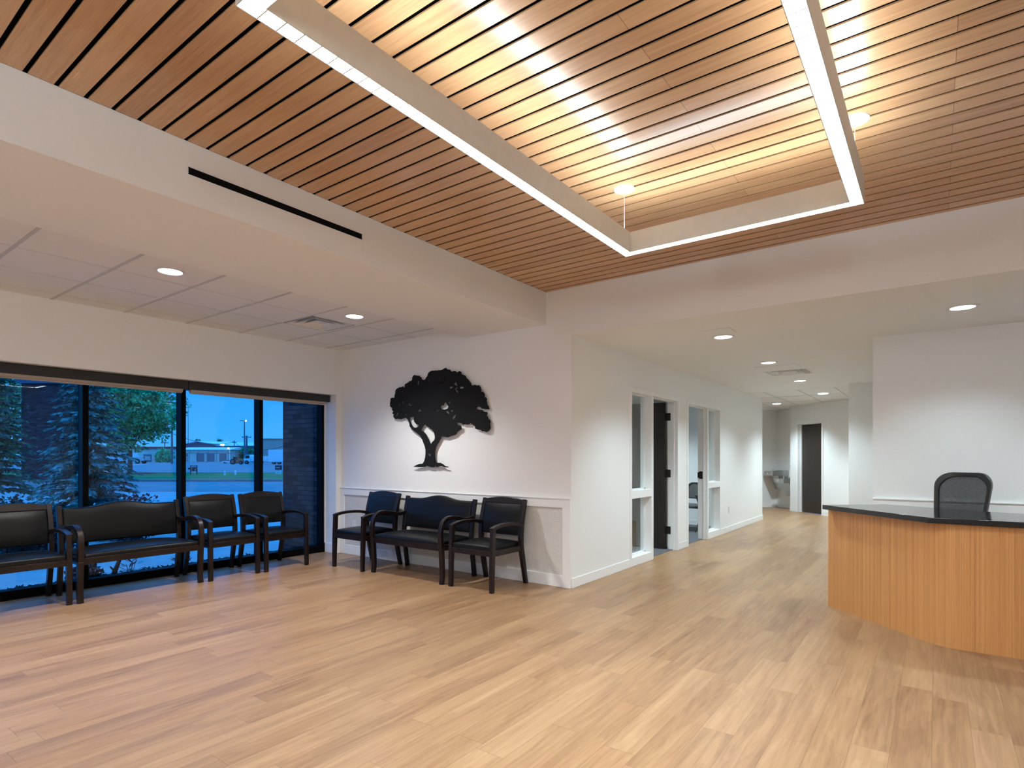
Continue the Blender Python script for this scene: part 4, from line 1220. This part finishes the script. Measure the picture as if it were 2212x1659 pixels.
broad_plant((-7.36, 3.25, -0.02), 8, 0.12, 2, 'small dark plant in the mulch seen under the chair beside the bench')
t = thing('bare_stump', 'short leaning woody stem in the mulch seen under the middle of the bench', 'stump', (-7.36, 2.52, -0.03))
MB().tube([(0, 0, 0), (0.01, 0.02, 0.10), (0.0, 0.07, 0.22)], [0.035, 0.026, 0.02], 10).build('stem', 'bark', t, smooth=True)
MB().tube([(0.01, 0.02, 0.10), (0.02, -0.03, 0.16)], [0.012, 0.008], 8).build('side_shoot', 'bark', t)
leafy('juniper_clump', 'dark scrubby clump in the mulch at the left end of the bench', 'shrub', (-7.42, 2.27, -0.04), [(rb.uniform(-.08, .08), rb.uniform(-.12, .12), rb.uniform(.03, .16), rb.uniform(.05, .09)) for _ in range(14)], 'barberry', 36, 0.05, 50, [([(0, 0, 0), (0, 0, 0.1)], 0.01)])

# ---- buildings across the road
def at(name, label, cat, a, d, z=0.0, group=None):
    return thing(name, label, cat, yard(a, d, z), YAW, group)
d = 128.0
b = at('storage_building', 'low storage building with three grey roll doors across the parking lot', 'building', ua(448, d), d, 0.2)
x0, x1 = ua(384, d) - ua(448, d), ua(497, d) - ua(448, d)
MB().box((x0, 0, 0), (x1, 9, 2.75)).build('wall', 'siding', b)
MB().prism([(-0.35, 2.72), (-0.35, 2.80), (4.5, 3.35), (9.3, 2.80), (9.3, 2.72)], x0 - 0.2, x1 + 0.25, 'x').build('roof', 'roof_white', b)
for u0, u1 in ((400, 406), (424.5, 441), (447, 463.5), (474, 489.5)):
    MB().box((ua(u0, d) - ua(448, d), -0.05, 0.15), (ua(u1, d) - ua(448, d), 0.02, 1.95)).build('roll_door', 'roll_door', b)
MB().box((x1 - 0.12, -0.10, 0), (x1 + 0.0, 0, 2.75)).build('downspout', 'roof_white', b)
d = 172.0
b = at('warehouse', 'large dark warehouse with a long white roof behind the storage building', 'building', ua(426, d), d, 0.2)
hw = ua(462, d) - ua(426, d)
sk = Matrix.Identity(4); sk[0][1] = 0.30
MB().prism([(-hw * 1.15, 0), (hw, 0), (hw, vz(959, d) - 0.2), (0, vz(953.8, d) - 0.2), (-hw * 1.15, vz(961, d) - 0.2)], 0, 40, 'y', sk).build('wall', 'dark_siding', b)
MB().band([(hw + 0.3, vz(959.3, d) - 0.2), (0, vz(953.4, d) - 0.2), (-hw * 1.2, vz(961.2, d) - 0.2)], 0.3, -0.3, 41, 'y', sk).build('roof', 'roof_white', b)
MB().box((hw - 0.1, 1.0, 0), (hw + 38, 20, vz(963.2, d) - 0.2)).build('side_wing', 'dark_siding', b)
MB().prism([(0.5, vz(963.2, d) - 0.22), (0.5, vz(962.4, d) - 0.2), (14, vz(956.6, d) + 0.0), (14, vz(963.2, d) - 0.2)], hw - 0.4, hw + 38, 'x').build('wing_roof', 'roof_white', b)
d = 126.0
b = at('tan_building', 'tall tan building behind the trailer at the right of the window view', 'building', ua(600, d), d, 0.2)
MB().box((ua(556, d) - ua(600, d), 0, 0), (6, 14, vz(948.5, d) - 0.2)).build('wall', 'tan_siding', b)
MB().box((ua(556, d) - ua(600, d) - 0.1, -0.2, vz(948.5, d) - 0.2), (6.1, 14.2, vz(947.2, d) - 0.2)).build('parapet', 'galv', b)
d = 150.0
b = at('white_building', 'white building with a red roof edge behind the pickup truck', 'building', ua(290, d), d, 0.2)
MB().box((ua(216, d) - ua(290, d), 0, 0), (ua(400, d) - ua(290, d), 10, vz(970, d) - 0.2)).build('wall', 'siding', b)
MB().box((ua(215, d) - ua(290, d), -0.3, vz(970, d) - 0.2), (ua(401, d) - ua(290, d), 10.3, vz(964.8, d) - 0.2)).build('roof_edge', 'red_roof', b)
d = 120.0
b = at('shed', 'small grey door shed to the right of the pickup truck', 'shed', ua(320, d), d, 0.2)
MB().box((ua(300, d) - ua(320, d), 0, 0), (ua(331, d) - ua(320, d), 4, vz(977.5, d) - 0.2)).build('wall', 'siding', b)
MB().box((ua(310, d) - ua(320, d), -0.05, 0.05), (ua(327.5, d) - ua(320, d), 0.02, vz(981, d) - 0.2)).build('roll_door', 'roll_door', b)

# trailers and vehicles
def wheel(p, r, w, parent, axis='y'):
    wh = MB().tube([(p[0], p[1] - w / 2, p[2]), (p[0], p[1] + w / 2, p[2])], r, 18).build('wheel', 'tyre', parent)
    MB().tube([(p[0], p[1] - w / 2 - 0.01, p[2]), (p[0], p[1] - w / 2 + 0.02, p[2])], r * 0.55, 14).build('rim', 'galv', wh)
d = 96.0
b = at('semi_trailer', 'long white trailer parked below the tan building', 'trailer', ua(604, d), d, 0.12)
x0, x1 = ua(579, d) - ua(604, d), 6.5
MB().box((x0, 0, vz(998.0, d) - 0.12), (x1, 2.5, vz(971.5, d) - 0.12)).build('cargo_box', 'car_white', b, bevel=0.05)
MB().box((x0 + 0.3, 0.3, 0.42), (x1, 2.2, vz(998.0, d) - 0.12)).build('chassis', 'galv', b)
for i in (0.9, 1.8): wheel((x0 + i, 0.2, 0.3), 0.32, 0.3, b)
d = 98.0
b = at('box_truck', 'white box truck parked right of the street lamp pole', 'truck', ua(548, d), d, 0.12)
x0 = ua(541, d) - ua(548, d)
MB().box((x0, 0, 0.45), (2.0, 2.2, vz(985.5, d) - 0.12)).build('cargo_box', 'car_white', b, bevel=0.04)
MB().prism([(x0 - 1.25, 0.35), (x0 - 1.25, 0.85), (x0 - 0.9, 1.55), (x0 - 0.1, 1.6), (x0 - 0.1, 0.35)], 0.15, 2.05, 'y').build('cab', 'car_white', b, bevel=0.04)
MB().prism([(x0 - 1.05, 1.0), (x0 - 0.85, 1.5), (x0 - 0.25, 1.5), (x0 - 0.25, 1.0)], 0.13, 2.07, 'y').build('cab_window', 'car_glass', b)
for i in (x0 - 0.7, 1.2): wheel((i, 0.2, 0.32), 0.32, 0.3, b)

def pickup(label, a, d, z, s, mat, group=None, rz=0.0):
    b = at('pickup_truck', label, 'truck', a, d, z, group)
    b.rotation_euler = (0, 0, YAW + rz)
    b.scale = (s, s, s)
    prof = [(-2.7, 0.42), (-2.72, 0.80), (-2.6, 1.02), (-1.5, 1.10), (-0.85, 1.66), (0.55, 1.70), (0.78, 1.12), (2.68, 1.12), (2.70, 0.45), (2.1, 0.42), (1.9, 0.75), (1.4, 0.75), (1.2, 0.42), (-1.25, 0.42), (-1.45, 0.75), (-1.95, 0.75), (-2.15, 0.42)]
    MB().prism(prof, -0.92, 0.92, 'y').build('body', mat, b, bevel=0.04)
    MB().prism([(-1.35, 1.14), (-0.80, 1.58), (-0.20, 1.60), (-0.20, 1.14)], -0.935, 0.935, 'y').prism([(-0.12, 1.14), (-0.12, 1.60), (0.46, 1.62), (0.62, 1.14)], -0.935, 0.935, 'y').build('side_windows', 'car_glass', b)
    for x in (-1.7, 1.65): 
        for y in (-0.82, 0.82): wheel((x, y, 0.36), 0.37, 0.24, b)
    MB().box((2.66, -0.94, 0.80), (2.73, -0.74, 1.08)).box((2.66, 0.74, 0.80), (2.73, 0.94, 1.08)).build('tail_light', 'tail_red', b)
    MB().box((2.68, -0.9, 0.42), (2.84, 0.9, 0.58)).box((-2.84, -0.9, 0.42), (-2.68, 0.9, 0.60)).build('bumper', 'galv', b)
    return b
d = 104.0
pickup('silver pickup truck parked behind the leafy tree across the road', ua(282, d), d, 0.14, 1.13, 'car_silver')
d = 106.0
GV = 'small white vehicles parked by the storage building'
pickup('small white pickup with dark windows right of the storage building', ua(495, d), d, 0.14, 0.42, 'car_white', GV)
pickup('smaller white pickup partly hidden next to the street lamp pole base', ua(513, d), d + 1, 0.14, 0.38, 'car_white', GV, math.pi)
d = 100.0
b = at('tractor', 'orange machine with big dark wheels near the box truck', 'machine', ua(549, d), d - 6, 0.12)
MB().box((-0.6, -0.4, 0.28), (0.9, 0.4, 0.75)).box((0.2, -0.3, 0.75), (0.8, 0.3, 0.95)).build('body', 'orange', b, bevel=0.04)
MB().box((-0.6, -0.35, 0.75), (0.0, 0.35, 1.25)).build('cab', 'car_glass', b, bevel=0.04)
wheel((-0.55, -0.5, 0.45), 0.45, 0.3, b); wheel((0.75, -0.45, 0.28), 0.28, 0.25, b)

# hedge behind the fence
d = 133.0
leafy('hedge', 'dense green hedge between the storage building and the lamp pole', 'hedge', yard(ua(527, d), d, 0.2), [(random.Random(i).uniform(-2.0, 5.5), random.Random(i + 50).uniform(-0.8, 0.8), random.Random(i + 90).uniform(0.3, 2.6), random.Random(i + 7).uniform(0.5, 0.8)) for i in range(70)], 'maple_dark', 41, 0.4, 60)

# poles, lamps, wires
def pole(label, u, d, vt, r, arms, mat='pole_wood', name='utility_pole', zb=0.15, group='wooden utility poles'):
    p = at(name, label, 'pole', ua(u, d), d, zb, group)
    h = vz(vt, d) - zb
    MB().tube([(0, 0, -0.1), (0, 0, h)], [r, r * 0.7], 10).build('post', mat, p)
    for dz, w2 in arms:
        c = MB().box((-w2, -0.08, h - dz - 0.09), (w2, 0.08, h - dz + 0.05)).build('crossarm', mat, p)
        for k_ in (-0.9, -0.35, 0.35, 0.9):
            MB().lathe([(0.05, 0), (0.05, 0.16), (0.02, 0.2)], (k_ * w2, 0, h - dz + 0.05), 8).build('insulator', 'galv', c)
    return p, h
pA, hA = pole('tall utility pole right of the leafy tree', 371.5, 100, 893.5, 0.19, [(0.3, 0.95)])
pB, hB = pole('utility pole just behind the street lamp pole', 532.5, 112, 941, 0.26, [(0.3, 0.9)])
pC, hC = pole('short distant utility pole beyond the storage building roof', 506, 150, 951.5, 0.13, [(0.5, 0.6)])
pD, hD = pole('thin utility pole partly hidden by the leafy tree', 356, 122, 954, 0.12, [(0.25, 0.8)])
d = 105.0
sl = at('street_lamp', 'tall street lamp with a lit head against the dusk sky', 'street lamp', ua(528, d), d, 0.16)
h = vz(908.5, d) - 0.16
MB().tube([(0, 0, 0), (0, 0, h)], [0.15, 0.09], 12).build('post', 'galv', sl)
MB().box((-0.45, -0.45, 0), (0.45, 0.45, 0.32)).build('footing', 'concrete', sl, bevel=0.02)
MB().box((-0.55, -0.06, h - 0.05), (0.45, 0.06, h + 0.03)).build('arm', 'galv', sl)
hd = MB().box((-0.75, -0.16, h - 0.06), (-0.25, 0.16, h + 0.06)).box((0.12, -0.16, h - 0.06), (0.62, 0.16, h + 0.06)).build('lamp_head', 'galv', sl)
MB().lathe([(0.03, -0.16), (0.12, -0.10), (0.14, 0.0), (0.09, 0.07), (0.03, 0.08)], (0.36, -0.2, h - 0.02), 16).build('lit_lens', 'street_lamp', hd, smooth=True)
def yard_light(label, u, v, d, r, mat):
    p = at('yard_light', label, 'light', ua(u, d), d, 0.2, 'small lit lamps on the far buildings')
    h = vz(v, d) - 0.2
    MB().tube([(0, 0, 0), (0, 0, h)], 0.06, 8).build('post', 'galv', p)
    MB().lathe([(0.02, -r), (r * 0.8, -r * 0.6), (r, 0), (r * 0.8, r * 0.6), (0.02, r)], (0, 0, h), 14).build('lamp', mat, p, smooth=True)
yard_light('left of two warm lit yard lamps above the storage roof', 477.5, 961, 140, 0.20, 'warm_lamp')
yard_light('right of two warm lit yard lamps above the storage roof', 482.2, 961, 140, 0.24, 'warm_lamp')
yard_light('white lit lamp at the right end of the storage roof', 493.3, 968.5, 127, 0.16, 'street_lamp')
yard_light('lit lamp before the red roof edge left of the leafy tree', 242, 966, 140, 0.22, 'warm_lamp')
def wire(p, q, sag, label):
    pts = []
    for i in range(25):
        f_ = i / 24
        v = Vector(p).lerp(Vector(q), f_)
        v.z -= sag * 4 * f_ * (1 - f_)
        pts.append(v)
    return tag(MB().tube(pts, 0.05, 5).build('power_line', 'plastic'), label, 'wire', 'overhead power lines')
topA = Vector(yard(ua(371.5, 100), 100, 0.15 + hA - 0.2)); topB = Vector(yard(ua(532.5, 112), 112, 0.15 + hB - 0.2)); topC = Vector(yard(ua(506, 150), 150, 0.15 + hC - 0.3))
wire(topA + Vector((0, 0, -3.2)), topC, 1.2, 'dark overhead wire from the tall pole to the distant short pole')
wire(topC, topB + Vector((0, 0, -1.9)), 0.5, 'overhead wire from the distant short pole past the street lamp')
wire(topB + Vector((0, 0, -2.0)), Vector(yard(ua(640, 100), 100, vz(950, 100))), 1.1, 'overhead wire crossing in front of the tan building')

# chain link fence with outward barbed wire arms
d = 119.0
fe = at('chain_fence', 'chain link fence with angled barbed wire posts before the storage building', 'fence', ua(500, d), d, 0.2)
zt = vz(979.5, d) - 0.2
us = [408.5, 427, 447.3, 467.5, 488, 509, 530, 555, 579, 603, 625]
for u in us:
    x = ua(u, d) - ua(500, d)
    MB().tube([(x, 0, 0), (x, 0, zt), (x + 0.33, -0.1, zt + 0.42)], 0.05, 6).build('post', 'galv', fe)
xs0, xs1 = ua(us[0], d) - ua(500, d), ua(us[-1], d) - ua(500, d)
MB().tube([(xs0, 0, zt), (xs1, 0, zt)], 0.035, 6).build('top_rail', 'galv', fe)
mb = MB()
for k_ in range(3): mb.tube([(xs0 + 0.11 * (k_ + 1), -0.03 * (k_ + 1), zt + 0.14 * (k_ + 1)), (xs1 + 0.11 * (k_ + 1), -0.03 * (k_ + 1), zt + 0.14 * (k_ + 1))], 0.012, 4)
mb.build('barbed_wire', 'galv', fe)

# signs and posts on the grass
d = 46.5
s = at('yard_sign', 'dark board sign hung between two black posts on the grass', 'sign', ua(419, d), d, -0.07)
for x in (-0.26, 0.24): MB().box((x - 0.03, -0.03, 0), (x + 0.03, 0.03, 0.74)).build('post', 'plastic', s)
MB().box((-0.26, -0.02, 0.66), (0.24, 0.02, 0.72)).build('crossbar', 'plastic', s)
bd = MB().box((-0.17, -0.025, 0.26), (0.19, 0.015, 0.60)).build('board', 'navy', s)
MB().box((0.11, -0.032, 0.30), (0.16, -0.024, 0.42)).build('white_note', 'sign_white', bd)
MB().box((-0.48, -0.02, 0.40), (-0.28, 0.02, 0.54)).build('mailbox', 'plastic', s, bevel=0.02)
d = 47.5
s = at('yard_sign', 'upright sign with dark upper and white lower half beside the brick pier', 'sign', ua(602, d), d, -0.07)
hb = vz(1005.0, d) + 0.07
hm = vz(1015.2, d) + 0.07
hl = vz(1024.2, d) + 0.07
x0, x1 = ua(594.8, d) - ua(602, d), ua(608.6, d) - ua(602, d)
for x in (x0 - 0.015, x1 + 0.015): MB().box((x - 0.015, -0.01, 0), (x + 0.015, 0.01, hb)).build('post', 'galv', s)
bd = MB().box((x0, -0.012, hm), (x1, 0.012, hb)).build('upper_board', 'navy', s)
mb = MB(); r3 = random.Random(9)
x = x0 + 0.07
while x < x1 - 0.17:
    w3 = r3.uniform(0.02, 0.05); mb.box((x, -0.016, (hm + hb) / 2 - 0.03), (x + w3, -0.011, (hm + hb) / 2 + r3.uniform(0.01, 0.05))); x += w3 + 0.012
mb.build('pale_lettering', 'sign_white', bd)
bd = MB().box((x0, -0.012, hl), (x1, 0.012, hm)).build('lower_board', 'sign_white', s)
mb = MB()
for zz, xa in ((hm - 0.08, 0.06), (hl + 0.10, 0.08)):
    x = x0 + xa
    while x < x1 - 0.16:
        w3 = r3.uniform(0.02, 0.06); mb.box((x, -0.016, zz), (x + w3, -0.011, zz + 0.035)); x += w3 + 0.012
mb.build('dark_lettering', 'navy', bd)
GB = 'short white marker posts on the grass'
for u, v, d, lb in ((485.2, 1027.6, 44.5, 'left of two short white marker posts on the grass'), (508.6, 1026.6, 45.5, 'right of two short white marker posts on the grass')):
    p = at('marker_post', lb, 'post', ua(u, d), d, -0.07, GB)
    MB().lathe([(0.075, 0), (0.075, 0.22), (0.05, 0.235)], (0, 0, 0), 14).build('post', 'sign_white', p, smooth=True)
    MB().lathe([(0.085, 0.235), (0.085, 0.30), (0.05, 0.33), (0.01, 0.335)], (0, 0, 0), 14).build('cap', 'sign_white', p, smooth=True)

# small things beyond the fence
mast = at('radio_mast', 'thin radio mast rising far behind the storage building', 'mast', ua(406.5, 165), 165, 0.2)
MB().tube([(0, 0, 0), (0, 0, vz(864, 165) - 0.2)], [0.10, 0.04], 6).build('mast_tube', 'galv', mast)
MB().tube([(-0.35, 0, vz(880, 165) - 0.2), (0.35, 0, vz(880, 165) - 0.2)], 0.04, 6).build('crossarm', 'galv', mast)
d = 118.5
leafy('bush', 'rounded green bushes right of the shed and below the tall pole', 'bush', yard(ua(352, d), d, 0.2), [(random.Random(i).uniform(-1.9, 2.9), random.Random(i + 50).uniform(-0.5, 0.5), random.Random(i + 90).uniform(0.2, 2.3), random.Random(i + 7).uniform(0.4, 0.7)) for i in range(55)], 'maple', 43, 0.36, 50)
d = 215.0
for u, w_, lb in ((428, 1.3, 'distant tree tuft above the peak of the warehouse roof'), (475, 1.1, 'distant tree tuft above the long white warehouse roof')):
    hb = vz(955, d)
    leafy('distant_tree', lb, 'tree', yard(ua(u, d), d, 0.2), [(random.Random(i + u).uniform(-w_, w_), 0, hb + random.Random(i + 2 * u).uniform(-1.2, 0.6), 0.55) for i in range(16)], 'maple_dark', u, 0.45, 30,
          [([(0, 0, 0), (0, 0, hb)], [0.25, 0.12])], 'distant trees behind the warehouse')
d = 126.6
for u0, u1, lb in ((403, 411, 'left of two short white stair railings at the storage building'), (414, 424, 'right of two short white stair railings at the storage building')):
    r_ = at('stair_railing', lb, 'railing', ua(u0, d), d, 0.2, 'white stair railings')
    L_ = ua(u1, d) - ua(u0, d)
    MB().tube([(0, 0, 0), (0, 0, 1.25)], 0.03, 6).build('post', 'sign_white', r_)
    MB().tube([(L_, 0, 0), (L_, 0, 0.55)], 0.03, 6).build('post', 'sign_white', r_)
    MB().tube([(0, 0, 1.22), (L_, 0, 0.52)], 0.035, 6).build('handrail', 'sign_white', r_)
    MB().tube([(0, 0, 0.70), (L_, 0, 0.10)], 0.03, 6).build('lower_rail', 'sign_white', r_)
